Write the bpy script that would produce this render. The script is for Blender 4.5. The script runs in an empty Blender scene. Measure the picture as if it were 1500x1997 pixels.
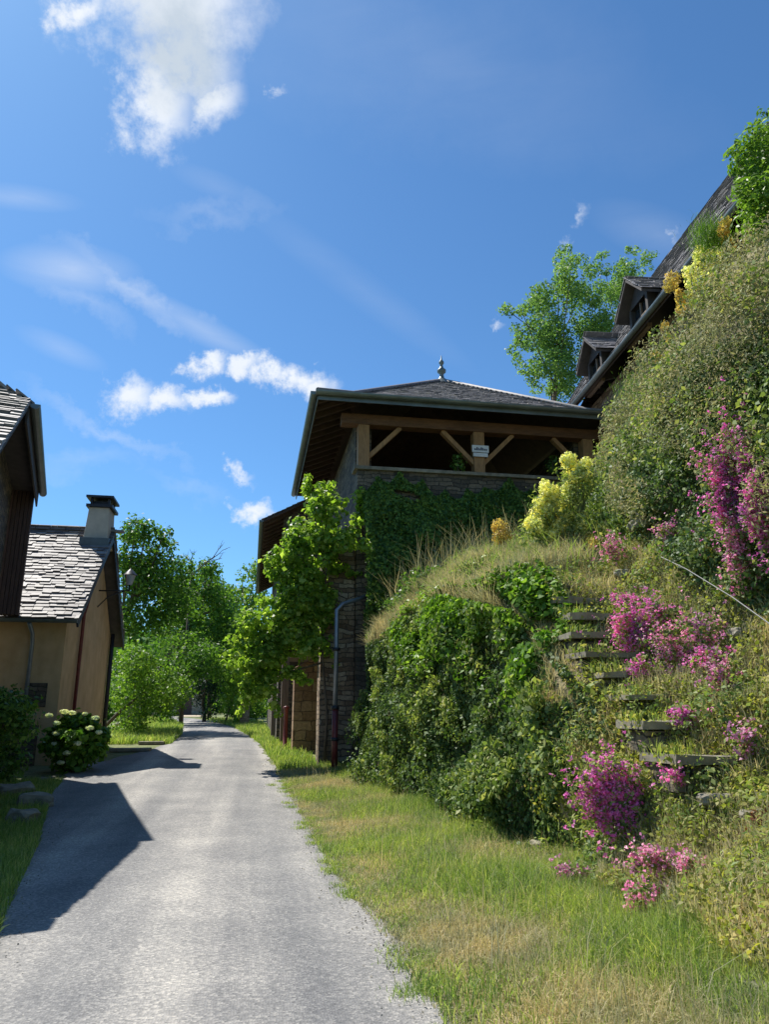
import bpy, bmesh, math, random
import numpy as np
from mathutils import Vector, Matrix
R = math.radians
random.seed(7); rng = np.random.default_rng(7)
sc = bpy.context.scene
COL = sc.collection

# ------------------------------------------------------------------ camera
CAM_H = 1.6; FPX = 1443.; PITCH = R(15.2); YAW = R(10)
cd = bpy.data.cameras.new('camera'); cam = bpy.data.objects.new('camera', cd); COL.objects.link(cam)
cam.location = (0, 0, CAM_H); cam.rotation_euler = (R(90) + PITCH, 0, -YAW)
cd.sensor_fit = 'VERTICAL'; cd.sensor_height = 24; cd.sensor_width = 18; cd.lens = 24 * FPX / 1997
cd.clip_start = .05; cd.clip_end = 3000
sc.camera = cam

def ray(u, v):
    l = (u - 750) / FPX; c = -(v - 998.5) / FPX
    up = math.sin(PITCH) + math.cos(PITCH) * c; f = math.cos(PITCH) - math.sin(PITCH) * c
    return Vector((l * math.cos(YAW) + f * math.sin(YAW), f * math.cos(YAW) - l * math.sin(YAW), up))
def at(u, v, X=None, Y=None, Z=None):      # real-world point on the plane X, Y or Z = const
    d = ray(u, v)
    t = X / d.x if X is not None else Y / d.y if Y is not None else (Z - CAM_H) / d.z
    return Vector((d.x * t, d.y * t, d.z * t + CAM_H))

# ------------------------------------------------------------------ sun + sky
SUNV = Vector((-.432, .526, 1.0)).normalized()
sd = bpy.data.lights.new('sun', 'SUN'); so = bpy.data.objects.new('sun', sd); COL.objects.link(so)
sd.energy = 4.6; sd.angle = R(.5); sd.color = (1, .955, .88)
so.rotation_euler = SUNV.to_track_quat('Z', 'Y').to_euler()
sc.view_settings.view_transform = 'Standard'; sc.view_settings.look = 'None'
sc.view_settings.exposure = .62; sc.view_settings.gamma = 1
sc.view_settings.use_curve_mapping = False

class NT:
    def __init__(s, nt): s.nt = nt; s.n = nt.nodes; s.l = nt.links
    def add(s, t, **k):
        nd = s.n.new(t)
        for a, b in k.items():
            if a.startswith('i_'): nd.inputs[a[2:].replace('_', ' ')].default_value = b
            else: setattr(nd, a, b)
        return nd
    def lk(s, a, b): s.l.new(a, b)
    def math(s, op, a, b=None, clamp=False):
        m = s.n.new('ShaderNodeMath'); m.operation = op; m.use_clamp = clamp
        for i, x in enumerate((a, b)):
            if x is None: continue
            if isinstance(x, (int, float)): m.inputs[i].default_value = x
            else: s.l.new(x, m.inputs[i])
        return m.outputs[0]
    def ramp(s, fac, stops):
        r = s.n.new('ShaderNodeValToRGB'); e = r.color_ramp.elements
        while len(e) < len(stops): e.new(.5)
        for i, (p, c) in enumerate(stops):
            e[i].position = p; e[i].color = (*c, 1) if len(c) == 3 else c
        s.l.new(fac, r.inputs[0]); return r.outputs[0]
    def noise(s, vec, scale, detail=4, rough=.55, dist=0):
        n = s.n.new('ShaderNodeTexNoise'); n.inputs['Scale'].default_value = scale
        n.inputs['Detail'].default_value = detail; n.inputs['Roughness'].default_value = rough
        n.inputs['Distortion'].default_value = dist
        if vec is not None: s.l.new(vec, n.inputs['Vector'])
        return n
    def mix(s, fac, a, b, kind='MIX'):
        m = s.n.new('ShaderNodeMix'); m.data_type = 'RGBA'; m.blend_type = kind
        for k, x in ((0, fac), (6, a), (7, b)):
            if isinstance(x, (int, float)): m.inputs[k].default_value = x
            elif isinstance(x, tuple): m.inputs[k].default_value = (*x, 1) if len(x) == 3 else x
            else: s.l.new(x, m.inputs[k])
        return m.outputs[2]

world = bpy.data.worlds.new("World"); sc.world = world; world.use_nodes = True
W = NT(world.node_tree); W.n.clear()
sky = W.add('ShaderNodeTexSky', sky_type='NISHITA', sun_disc=False)
sky.sun_elevation = math.asin(SUNV.z); sky.sun_rotation = math.atan2(SUNV.x, SUNV.y)
sky.altitude = 400; sky.air_density = 1.0; sky.dust_density = .5; sky.ozone_density = 2.5
tc = W.add('ShaderNodeTexCoord'); gen = tc.outputs['Generated']
# clouds: noise inside soft patches fixed on the sky sphere (directions, not screen)
n1 = W.noise(gen, 6.5, 7, .66); n2 = W.noise(gen, 26., 6, .66)
wv = W.add('ShaderNodeVectorMath', operation='SUBTRACT'); W.lk(n1.outputs['Color'], wv.inputs[0]); wv.inputs[1].default_value = (.5, .5, .5)
ws = W.add('ShaderNodeVectorMath', operation='SCALE'); W.lk(wv.outputs[0], ws.inputs[0]); ws.inputs['Scale'].default_value = .16
wa = W.add('ShaderNodeVectorMath', operation='ADD'); W.lk(gen, wa.inputs[0]); W.lk(ws.outputs[0], wa.inputs[1])
warped = wa.outputs[0]
def blob(u, v, a, b, rot, vec):
    d = ray(u, v).normalized()
    m = W.add('ShaderNodeMapping', vector_type='TEXTURE')
    r0 = ray(u + 1, v).normalized() - d; r0.normalize()
    u0 = d.cross(r0).normalized() * -1                    # image-down becomes +v
    c, s_ = math.cos(R(-rot)), math.sin(R(-rot))
    ax = (r0 * c + u0 * -s_); ay = (r0 * s_ + u0 * c)
    if ax.cross(ay).dot(d) < 0: M = Matrix((ax, ay, -d)).transposed()
    else: M = Matrix((ax, ay, d)).transposed()
    m.inputs['Location'].default_value = d
    m.inputs['Rotation'].default_value = M.to_euler('XYZ')
    k = 1 / FPX * .93
    m.inputs['Scale'].default_value = (a * k, b * k, 1)
    W.lk(vec, m.inputs['Vector'])
    ln = W.add('ShaderNodeVectorMath', operation='LENGTH'); W.lk(m.outputs[0], ln.inputs[0])
    mr = W.add('ShaderNodeMapRange'); W.lk(ln.outputs['Value'], mr.inputs[0])
    mr.inputs[1].default_value = 0; mr.inputs[2].default_value = 1; mr.inputs[3].default_value = 1; mr.inputs[4].default_value = 0
    return mr.outputs[0]
def union(lst):
    o = lst[0]
    for x in lst[1:]: o = W.math('MAXIMUM', o, x)
    return o
CL = [(345, 20, 260, 150, 0), (370, 130, 170, 150, 0), (320, 210, 105, 130, -20), (430, 200, 110, 80, 20), (165, 40, 70, 50, 0),
      (255, 770, 95, 62, 0), (330, 785, 105, 46, 0), (415, 780, 75, 36, 0), (400, 712, 60, 40, 20), (470, 715, 60, 36, 0), (560, 735, 110, 50, -28), (622, 770, 75, 60, -40), (520, 720, 70, 46, 0), (590, 750, 80, 46, -30), (600, 705, 30, 22, 0),
      (467, 934, 44, 26, 0), (480, 1005, 75, 42, 0), (540, 1015, 90, 34, 0), (570, 178, 30, 30, 0), (1115, 425, 32, 28, 0), (1085, 465, 28, 20, -40),
      (962, 628, 44, 20, 10), (1310, 485, 40, 30, -30)]
mask = union([W.math('MULTIPLY', blob(*c, warped), 1. if c[2] > 50 else (.66 if c[2] > 40 else .52)) for c in CL])
f1 = W.math('SUBTRACT', n1.outputs[0], .5); f2 = W.math('SUBTRACT', n2.outputs[0], .5)
dn = W.math('ADD', W.math('ADD', W.math('MULTIPLY', mask, 1.0), W.math('MULTIPLY', f1, .5)), W.math('MULTIPLY', f2, .75))
mm = W.add('ShaderNodeMapRange', interpolation_type='SMOOTHSTEP'); W.lk(dn, mm.inputs[0]); mm.inputs[1].default_value = .2; mm.inputs[2].default_value = .95
gate = W.math('MULTIPLY', mask, 6, clamp=True)
cum = W.math('MULTIPLY', mm.outputs[0], gate)
# thin streaks
stm = W.add('ShaderNodeMapping'); stm.inputs['Rotation'].default_value = (0, R(18), R(8)); stm.inputs['Scale'].default_value = (2.0, 3., 13.); W.lk(gen, stm.inputs['Vector'])
n3 = W.noise(stm.outputs[0], 1.7, 6, .6, .6)
CI = [(140, 525, 130, 50, -5, .9), (270, 570, 190, 40, -30, .95), (390, 640, 190, 32, -28, .7), (170, 600, 120, 40, -35, .45), (120, 680, 90, 28, -25, .5), (200, 840, 220, 22, -28, .6), (40, 385, 110, 24, -6, .45),
      (400, 425, 150, 28, 0, .35), (700, 560, 300, 40, -35, .2), (140, 905, 160, 28, 0, .3), (1290, 460, 150, 50, -20, .3), (800, 100, 600, 170, -12, .18), (420, 360, 90, 26, -20, .3), (370, 960, 120, 24, -15, .3)]
st = union([W.math('MULTIPLY', blob(*c[:5], warped if i % 2 else gen), c[5]) for i, c in enumerate(CI)])
st = W.math('MULTIPLY', W.math('MULTIPLY', st, .95), W.math('MULTIPLY', n3.outputs[0], 1.25), clamp=True)
cloud_den = W.math('MAXIMUM', cum, W.math('MULTIPLY', st, .62))
core = W.math('MULTIPLY', blob(360, 100, 130, 120, 0, warped), 1.5, clamp=True)
ccol = W.mix(W.math('MULTIPLY', n2.outputs[0], .9), (7.6, 7.9, 8.3), (6.0, 6.6, 7.5))
ccol = W.mix(core, ccol, (4.6, 5.3, 6.1))
skyc = W.mix(1.0, sky.outputs[0], (.60, .96, 1.20), 'MULTIPLY')
sc_ = W.mix(cloud_den, skyc, ccol)
bg = W.add('ShaderNodeBackground'); W.lk(sc_, bg.inputs[0]); bg.inputs[1].default_value = .084
wo = W.add('ShaderNodeOutputWorld'); W.lk(bg.outputs[0], wo.inputs[0])

# ------------------------------------------------------------------ materials
def newmat(name):
    m = bpy.data.materials.new(name); m.use_nodes = True
    T = NT(m.node_tree); T.n.clear()
    out = T.add('ShaderNodeOutputMaterial'); p = T.add('ShaderNodeBsdfPrincipled')
    T.lk(p.outputs[0], out.inputs[0]); T.p = p; T.out = out; T.m = m
    T.pos = T.add('ShaderNodeNewGeometry').outputs['Position']
    return T
def bump(T, h, strength=.5, dist=.02):
    b = T.add('ShaderNodeBump'); b.inputs['Strength'].default_value = strength; b.inputs['Distance'].default_value = dist
    T.lk(h, b.inputs['Height']); T.lk(b.outputs[0], T.p.inputs['Normal'])
def leafmat(name, stops, rough=.5, trans=.4, clump=1.2, tint=(1.5, 1.6, .7), spec=.22):
    T = newmat(name); g = T.add('ShaderNodeNewGeometry')
    c = T.ramp(g.outputs['Random Per Island'], stops)
    nz = T.noise(T.pos, clump, 3)
    k = T.ramp(nz.outputs[0], [(.35, (.72, .8, .78)), (.65, (1.2, 1.12, .95))])
    c = T.mix(1, c, k, 'MULTIPLY')
    T.lk(c, T.p.inputs['Base Color']); T.p.inputs['Roughness'].default_value = rough
    T.p.inputs['Specular IOR Level'].default_value = spec
    tr = T.add('ShaderNodeBsdfTranslucent'); c2 = T.mix(1, c, tint, 'MULTIPLY'); T.lk(c2, tr.inputs[0])
    mx = T.add('ShaderNodeMixShader'); mx.inputs[0].default_value = trans
    T.lk(T.p.outputs[0], mx.inputs[1]); T.lk(tr.outputs[0], mx.inputs[2]); T.lk(mx.outputs[0], T.out.inputs[0])
    return T.m
def spread(a, b, c=None, d=None):
    s = [(0, a), (.45, b)]
    if c: s.append((.8, c))
    s.append((1, d or c or b)); return s
M = {}
M['ivy'] = leafmat('ivy_leaf', spread((0.051, 0.098, 0.029), (0.090, 0.158, 0.051), (0.160, 0.225, 0.080), (0.246, 0.315, 0.145)), .5, .3, 1.0, spec=.22)
M['ivy_bright'] = leafmat('bright_creeper_leaf', spread((0.084, 0.180, 0.018), (0.144, 0.276, 0.030), (0.240, 0.372, 0.060), (0.300, 0.432, 0.096)), .4, .4)
M['cover'] = leafmat('ground_cover_leaf', spread((0.104, 0.175, 0.046), (0.208, 0.280, 0.091), (0.325, 0.378, 0.143), (0.468, 0.462, 0.234)), .6, .35, 1.4)
M['tangle'] = leafmat('dry_tangle_leaf', spread((0.203, 0.223, 0.109), (0.353, 0.360, 0.190), (0.489, 0.476, 0.257), (0.407, 0.316, 0.257)), .7, .3, 1.3, tint=(1.15, 1.15, .85))
M['yelcover'] = leafmat('yellow_green_leaf', spread((0.161, 0.216, 0.040), (0.287, 0.312, 0.069), (0.414, 0.396, 0.115), (0.483, 0.408, 0.184)), .6, .4, 1.8)
M['vine'] = leafmat('vine_leaf', spread((.11, .2, .03), (.2, .33, .05), (.31, .44, .09), (.45, .54, .18)), .42, .5, 2.2)
M['tree_dark'] = leafmat('tree_leaf', spread((0.046, 0.111, 0.019), (0.078, 0.176, 0.029), (0.143, 0.260, 0.046), (0.208, 0.338, 0.078)), .45, .42, .6)
M['tree_mid'] = leafmat('lime_tree_leaf', spread((0.069, 0.149, 0.023), (0.127, 0.241, 0.034), (0.196, 0.322, 0.057), (0.276, 0.391, 0.092)), .45, .42, .7)
M['tree_pale'] = leafmat('pale_tree_leaf', spread((.10, .19, .06), (.15, .26, .09), (.2, .32, .12), (.26, .38, .16)), .5, .45, .5)
M['conifer'] = leafmat('conifer_leaf', spread((.012, .035, .02), (.02, .05, .028), (.03, .07, .03)), .5, .15, .8)
M['shrub'] = leafmat('shrub_leaf', spread((0.042, 0.105, 0.028), (0.091, 0.182, 0.042), (0.182, 0.308, 0.070)), .4, .3, 2)
M['hyd_leaf'] = leafmat('hydrangea_leaf', spread((.05, .12, .02), (.09, .2, .03), (.2, .34, .05)), .35, .35, 3)
M['white_pet'] = leafmat('white_petal', spread((0.700, 0.720, 0.620), (0.820, 0.840, 0.780)), .5, .3, 3)
M['pink'] = leafmat('pink_petal', spread((.74, .14, .5), (.86, .22, .62), (.9, .34, .7), (.9, .5, .78)), .5, .4, 3, tint=(1.3, .9, 1.3))
M['pinkpale'] = leafmat('dusty_pink_petal', spread((.72, .22, .46), (.84, .34, .58), (.88, .5, .68)), .5, .4, 3, tint=(1.3, .9, 1.3))
M['yellow'] = leafmat('yellow_petal', spread((.72, .66, .26), (.84, .79, .4), (.88, .85, .56)), .5, .4, 5)
M['ochref'] = leafmat('ochre_petal', spread((.5, .35, .12), (.62, .45, .17), (.7, .54, .24)), .6, .35, 5)
M['grass'] = leafmat('green_grass', spread((0.132, 0.207, 0.055), (0.231, 0.322, 0.094), (0.352, 0.425, 0.154), (0.550, 0.529, 0.275)), .5, .45, 1.3)
M['drygrass'] = leafmat('dry_grass', spread((.36, .35, .18), (.52, .47, .28), (.66, .58, .38), (.52, .41, .27)), .6, .35, 1.7, tint=(1.15, 1.15, .9))
M['rustplant'] = leafmat('brown_dead_leaf', spread((.10, .03, .015), (.18, .06, .03), (.24, .1, .05)), .7, .2, 4)

def solid(name, col, rough=.6, metal=0, var=.25, scale=6, bmp=.2, bd=.01, stretch=None):
    T = newmat(name); v = T.pos
    if stretch:
        mp = T.add('ShaderNodeMapping'); mp.inputs['Scale'].default_value = stretch; T.lk(v, mp.inputs[0]); v = mp.outputs[0]
    n = T.noise(v, scale, 6, .6); n_b = T.noise(T.pos, scale * .17, 3)
    a = tuple(c * (1 - var) for c in col); b = tuple(min(1, c * (1 + var)) for c in col)
    c = T.ramp(n.outputs[0], [(.3, a), (.7, b)])
    c = T.mix(1, c, T.ramp(n_b.outputs[0], [(.3, (1 - var * .7,) * 3), (.7, (1 + var * .5,) * 3)]), 'MULTIPLY')
    T.lk(c, T.p.inputs['Base Color']); T.p.inputs['Roughness'].default_value = rough; T.p.inputs['Metallic'].default_value = metal
    bump(T, n.outputs[0], bmp, bd); return T.m
M['oak'] = solid('oak_timber', (.36, .20, .085), .7, 0, .3, 4, .4, .01, (5, 5, 1))
M['oak_h'] = solid('oak_beam', (.15, .075, .038), .7, 0, .3, 4, .4, .01, (1, 5, 5))
M['rafter'] = solid('rafter_timber', (.075, .045, .03), .75, 0, .3, 5, .3)
M['boards'] = solid('weathered_boards', (.19, .14, .10), .8, 0, .35, 3, .5, .01, (9, 9, .6))
M['darkwood'] = solid('dark_grey_timber', (.06, .05, .045), .8, 0, .3, 5, .3)
M['maroon'] = solid('dark_red_timber', (.085, .048, .038), .75, 0, .3, 3, .4, .01, (9, 9, .7))
M['zinc'] = solid('zinc', (.16, .19, .185), .45, .4, .2, 3, .05)
M['zincpipe'] = solid('zinc_pipe', (.24, .27, .31), .4, .5, .2, 5, .05)
M['redpipe'] = solid('dark_red_cast_iron', (.16, .03, .028), .45, 0, .35, 9, .2)
M['black'] = solid('dark_metal', (.03, .03, .035), .5, .3, .2, 8, .1)
M['bark'] = solid('bark', (.12, .09, .06), .9, 0, .4, 9, .8, .02, (1, 1, .3))
M['stem'] = solid('green_stem', (.14, .16, .06), .7, 0, .3, 9, .1)
M['paleplaster'] = solid('pale_plaster', (.52, .46, .36), .9, 0, .12, 4, .3)
M['glass'] = solid('window_glass', (.02, .025, .03), .08, 0, .1, 2, 0)
M['whitepaint'] = solid('white_paint', (.72, .74, .76), .6, 0, .08, 5, .1)
M['lampglass'] = solid('lamp_glass', (.4, .43, .46), .15, 0, .1, 5, 0)
M['wire'] = solid('rope_wire', (.2, .2, .18), .6, 0, .15, 20, .1)
M['letters'] = solid('sign_lettering', (.08, .09, .13), .6, 0, .1, 20, 0)
M['sand'] = solid('pale_sandy_ground', (.46, .37, .25), .95, 0, .15, 3, .3)

def plaster():
    T = newmat('ochre_plaster'); n = T.noise(T.pos, 2.2, 6, .6); g = T.noise(T.pos, 40, 3)
    mp = T.add('ShaderNodeMapping'); mp.inputs['Scale'].default_value = (1.6, 1.6, .5); T.lk(T.pos, mp.inputs[0]); s = T.noise(mp.outputs[0], 2, 5)
    c = T.ramp(n.outputs[0], [(.25, (.5, .335, .165)), (.75, (.67, .48, .27))])
    c = T.mix(1, c, T.ramp(s.outputs[0], [(.3, (.86, .85, .84)), (.55, (1, 1, 1))]), 'MULTIPLY')
    T.lk(c, T.p.inputs['Base Color']); T.p.inputs['Roughness'].default_value = .92
    bump(T, T.math('ADD', g.outputs[0], T.math('MULTIPLY', n.outputs[0], 2)), .5, .012); return T.m
M['plaster'] = plaster()
def stonewall(name, stops, mort, bw=.42, rh=.12, bd=.03):
    """coursed rubble: irregular laid stones on upright walls"""
    T = newmat(name); wn = T.noise(T.pos, 2.2, 3); w2 = T.noise(T.pos, 7, 2)
    sx = T.add('ShaderNodeSeparateXYZ'); T.lk(T.pos, sx.inputs[0])
    h = T.math('ADD', T.math('ADD', sx.outputs[0], sx.outputs[1]), T.math('MULTIPLY', w2.outputs[0], .12))
    z = T.math('ADD', T.math('ADD', sx.outputs[2], T.math('MULTIPLY', wn.outputs[0], .22)), T.math('MULTIPLY', w2.outputs[0], .05))
    cb = T.add('ShaderNodeCombineXYZ'); T.lk(h, cb.inputs[0]); T.lk(z, cb.inputs[1])
    v = T.add('ShaderNodeTexBrick', offset=.5, squash=.6, squash_frequency=3); T.lk(cb.outputs[0], v.inputs['Vector'])
    for k, q in (('Color1', (0, 0, 0, 1)), ('Color2', (1, 1, 1, 1)), ('Mortar', (0, 0, 0, 1))): v.inputs[k].default_value = q
    for k, q in (('Scale', 1), ('Mortar Size', .012), ('Mortar Smooth', .4), ('Brick Width', bw), ('Row Height', rh)): v.inputs[k].default_value = q
    sp = T.add('ShaderNodeSeparateColor'); T.lk(v.outputs['Color'], sp.inputs[0])
    c = T.ramp(sp.outputs[0], stops); fn = T.noise(T.pos, 14, 5); big = T.noise(T.pos, .8, 4)
    c = T.mix(1, c, T.ramp(fn.outputs[0], [(.3, (.7, .7, .7)), (.7, (1.2, 1.2, 1.2))]), 'MULTIPLY')
    c = T.mix(1, c, T.ramp(big.outputs[0], [(.35, (.75, .76, .74)), (.65, (1.15, 1.12, 1.08))]), 'MULTIPLY')
    c = T.mix(v.outputs['Fac'], c, mort)
    T.lk(c, T.p.inputs['Base Color']); T.p.inputs['Roughness'].default_value = .9
    hh = T.math('ADD', T.math('MULTIPLY', v.outputs['Fac'], -1.), T.math('MULTIPLY', fn.outputs[0], .8))
    bump(T, hh, .9, bd); return T.m
M['stone'] = stonewall('schist_wall', [(0, (.15, .10, .065)), (.4, (.25, .175, .115)), (.7, (.33, .25, .17)), (1, (.40, .33, .25))], (.09, .07, .05))
M['stone_dark'] = stonewall('dark_schist_wall', [(0, (.07, .065, .055)), (.5, (.14, .115, .085)), (1, (.22, .18, .13))], (.05, .045, .035))
M['stone_warm'] = stonewall('warm_stone_wall', [(0, (.26, .15, .08)), (.5, (.36, .22, .12)), (1, (.45, .3, .18))], (.12, .08, .05), .6, .3)
M['stone_pale'] = stonewall('pale_stone_wall', [(0, (.34, .27, .2)), (.5, (.46, .38, .29)), (1, (.54, .47, .38))], (.2, .16, .12))
def slatemat(name, stops):
    T = newmat(name); g = T.add('ShaderNodeNewGeometry'); c = T.ramp(g.outputs['Random Per Island'], stops)
    n = T.noise(T.pos, 9, 6); li = T.noise(T.pos, 2.5, 5, .7)
    c = T.mix(1, c, T.ramp(n.outputs[0], [(.3, (.75, .75, .75)), (.7, (1.2, 1.2, 1.2))]), 'MULTIPLY')
    c = T.mix(T.ramp(li.outputs[0], [(.55, (0, 0, 0)), (.75, (.6, .6, .6))]), c, (.32, .29, .2))
    T.lk(c, T.p.inputs['Base Color']); T.p.inputs['Roughness'].default_value = .62; bump(T, n.outputs[0], .5, .01); return T.m
M['lauze'] = slatemat('stone_roof_tile', [(0, (.10, .088, .085)), (.4, (.18, .16, .15)), (.8, (.265, .24, .22)), (1, (.38, .35, .31))])
M['slate'] = slatemat('slate_tile', [(0, (.10, .10, .11)), (.5, (.17, .16, .165)), (1, (.27, .25, .24))])
M['flagstone'] = solid('flat_stone', (.25, .225, .17), .9, 0, .35, 7, .6, .02)

def roadmat():
    T = newmat('chipped_gravel_asphalt')
    v = T.add('ShaderNodeTexVoronoi'); v.inputs['Scale'].default_value = 62; T.lk(T.pos, v.inputs['Vector'])
    sp = T.add('ShaderNodeSeparateColor'); T.lk(v.outputs['Color'], sp.inputs[0])
    c = T.ramp(sp.outputs[0], [(0, (.145, .15, .155)), (.35, (.19, .195, .2)), (.75, (.245, .248, .25)), (1, (.34, .34, .33))])
    b = T.noise(T.pos, .9, 5, .6); mp = T.add('ShaderNodeMapping'); mp.inputs['Scale'].default_value = (1.3, .07, 1); T.lk(T.pos, mp.inputs[0])
    tr = T.noise(mp.outputs[0], 1.25, 3, .5)
    c = T.mix(1, c, T.ramp(b.outputs[0], [(.32, (.78, .79, .81)), (.68, (1.18, 1.17, 1.15))]), 'MULTIPLY')
    c = T.mix(1, c, T.ramp(tr.outputs[0], [(.36, (.78, .79, .81)), (.62, (1.2, 1.19, 1.16))]), 'MULTIPLY')
    # tyre tracks worn paler, centre darker
    sx = T.add('ShaderNodeSeparateXYZ'); T.lk(T.pos, sx.inputs[0])
    xx = T.math('ADD', sx.outputs[0], T.math('MULTIPLY', sx.outputs[1], .045))
    w = T.math('SINE', T.math('ADD', T.math('MULTIPLY', xx, 4.1), 1.7))
    c = T.mix(1, c, T.ramp(T.math('ADD', T.math('MULTIPLY', w, .5), .5), [(0, (.82, .83, .85)), (1, (1.22, 1.2, 1.17))]), 'MULTIPLY')
    c = T.mix(1, c, (1.05, 1.0, .94), 'MULTIPLY')
    T.lk(c, T.p.inputs['Base Color']); T.p.inputs['Roughness'].default_value = .85
    bump(T, v.outputs['Distance'], .6, .008); return T.m
M['road'] = roadmat()
def soilmat(name, a, b):
    T = newmat(name); n = T.noise(T.pos, 1.7, 7, .65); n2_ = T.noise(T.pos, 25, 4)
    c = T.ramp(n.outputs[0], [(.35, a), (.65, b)]); c = T.mix(1, c, T.ramp(n2_.outputs[0], [(.3, (.6, .6, .6)), (.7, (1.3, 1.3, 1.3))]), 'MULTIPLY')
    T.lk(c, T.p.inputs['Base Color']); T.p.inputs['Roughness'].default_value = .95; bump(T, n2_.outputs[0], .8, .03); return T.m
M['soil'] = soilmat('grassy_soil', (.17, .17, .07), (.36, .3, .17))
M['bank'] = soilmat('bank_soil', (.10, .11, .045), (.27, .22, .12))
M['field'] = soilmat('meadow', (.10, .14, .045), (.24, .24, .10))

# ------------------------------------------------------------------ object helpers
def tag(o, label=None, cat=None, group=None, kind=None):
    if label: o['label'] = label
    if cat: o['category'] = cat
    if group: o['group'] = group
    if kind: o['kind'] = kind
    return o
def empty(name, loc, label, cat, group=None):
    o = bpy.data.objects.new(name, None); COL.objects.link(o); o.location = loc; o.empty_display_size = .2
    o['_loc'] = 0; del o['_loc']
    return tag(o, label, cat, group)
def link(name, me, m, parent=None, label=None):
    o = bpy.data.objects.new(name, me); COL.objects.link(o)
    for q in (m if isinstance(m, (list, tuple)) else [m]): me.materials.append(q)
    if parent is not None:
        o.parent = parent
        root = parent
        off = Vector((0, 0, 0))
        while root is not None: off += root.location; root = root.parent
        o.location = -off                      # meshes are written in world coordinates
    if label: o['label'] = label
    return o
class MB:
    """collects polygons, boxes, tubes; build() links them as one mesh object"""
    def __init__(s): s.v = []; s.f = []; s.mi = []; s.sm = []
    def poly(s, pts, mi=0):
        b = len(s.v); s.v += [tuple(p) for p in pts]; s.f.append(tuple(range(b, b + len(pts)))); s.mi.append(mi); s.sm.append(False)
    def hexa(s, p, mi=0):                      # 8 pts: bottom 4 ccw, top 4 ccw
        b = len(s.v); s.v += [tuple(q) for q in p]
        for f in ((3, 2, 1, 0), (4, 5, 6, 7), (0, 1, 5, 4), (1, 2, 6, 5), (2, 3, 7, 6), (3, 0, 4, 7)):
            s.f.append(tuple(b + i for i in f)); s.mi.append(mi); s.sm.append(False)
    def box(s, x0, x1, y0, y1, z0, z1, mi=0):
        s.hexa([(x0, y0, z0), (x1, y0, z0), (x1, y1, z0), (x0, y1, z0), (x0, y0, z1), (x1, y0, z1), (x1, y1, z1), (x0, y1, z1)], mi)
    def beam(s, a, b, w, h, upv=(0, 0, 1), mi=0):
        a = Vector(a); b = Vector(b); d = (b - a).normalized(); u = Vector(upv); r = d.cross(u)
        if r.length < 1e-4: u = Vector((0, 1, 0)); r = d.cross(u)
        r.normalize(); u = r.cross(d).normalized(); r *= w / 2; u *= h / 2
        s.hexa([a - r - u, a + r - u, b + r - u, b - r - u, a - r + u, a + r + u, b + r + u, b - r + u], mi)
    def tube(s, pts, rad, seg=8, mi=0, caps=True):
        pts = [Vector(p) for p in pts]; n = len(pts)
        if isinstance(rad, (int, float)): rad = [rad] * n
        base = len(s.v); prev = None
        for i, p in enumerate(pts):
            d = (pts[min(i + 1, n - 1)] - pts[max(i - 1, 0)]).normalized()
            r = prev if prev is not None else (Vector((1, 0, 0)) if abs(d.x) < .8 else Vector((0, 1, 0)))
            r = (r - d * r.dot(d)).normalized(); prev = r; w = d.cross(r)
            for k in range(seg):
                a = 2 * math.pi * k / seg; s.v.append(tuple(p + (r * math.cos(a) + w * math.sin(a)) * rad[i]))
        for i in range(n - 1):
            for k in range(seg):
                a = base + i * seg + k; b = base + i * seg + (k + 1) % seg
                s.f.append((a, b, b + seg, a + seg)); s.mi.append(mi); s.sm.append(True)
        if caps:
            s.f.append(tuple(base + k for k in range(seg))[::-1]); s.f.append(tuple(base + (n - 1) * seg + k for k in range(seg))); s.mi += [mi, mi]; s.sm += [False, False]
    def lathe(s, c, prof, seg=14, mi=0):
        c = Vector(c); base = len(s.v); n = len(prof)
        for r, z in prof:
            for k in range(seg):
                a = 2 * math.pi * k / seg; s.v.append((c.x + r * math.cos(a), c.y + r * math.sin(a), c.z + z))
        for i in range(n - 1):
            for k in range(seg):
                a = base + i * seg + k; b = base + i * seg + (k + 1) % seg
                s.f.append((a, b, b + seg, a + seg)); s.mi.append(mi); s.sm.append(True)
    def build(s, name, m, parent=None, label=None, bevel=0):
        me = bpy.data.meshes.new(name); me.from_pydata(s.v, [], s.f); me.polygons.foreach_set('material_index', s.mi)
        me.polygons.foreach_set('use_smooth', s.sm); me.update()
        o = link(name, me, m, parent, label)
        if bevel:
            b = o.modifiers.new('bevel', 'BEVEL'); b.width = bevel; b.segments = 2; b.limit_method = 'ANGLE'
        return o
def npmesh(name, V, Fc, m, parent=None, label=None):
    """V (n,3); Fc (k,c) same-size faces"""
    me = bpy.data.meshes.new(name); k, c = Fc.shape
    me.vertices.add(len(V)); me.vertices.foreach_set('co', np.ascontiguousarray(V, dtype=np.float32).ravel())
    me.loops.add(k * c); me.loops.foreach_set('vertex_index', Fc.astype(np.int32).ravel())
    me.polygons.add(k); me.polygons.foreach_set('loop_start', np.arange(0, k * c, c, dtype=np.int32))
    me.update(calc_edges=True)
    return link(name, me, m, parent, label)
def unit(a): return a / (np.linalg.norm(a, axis=1, keepdims=True) + 1e-9)
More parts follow.
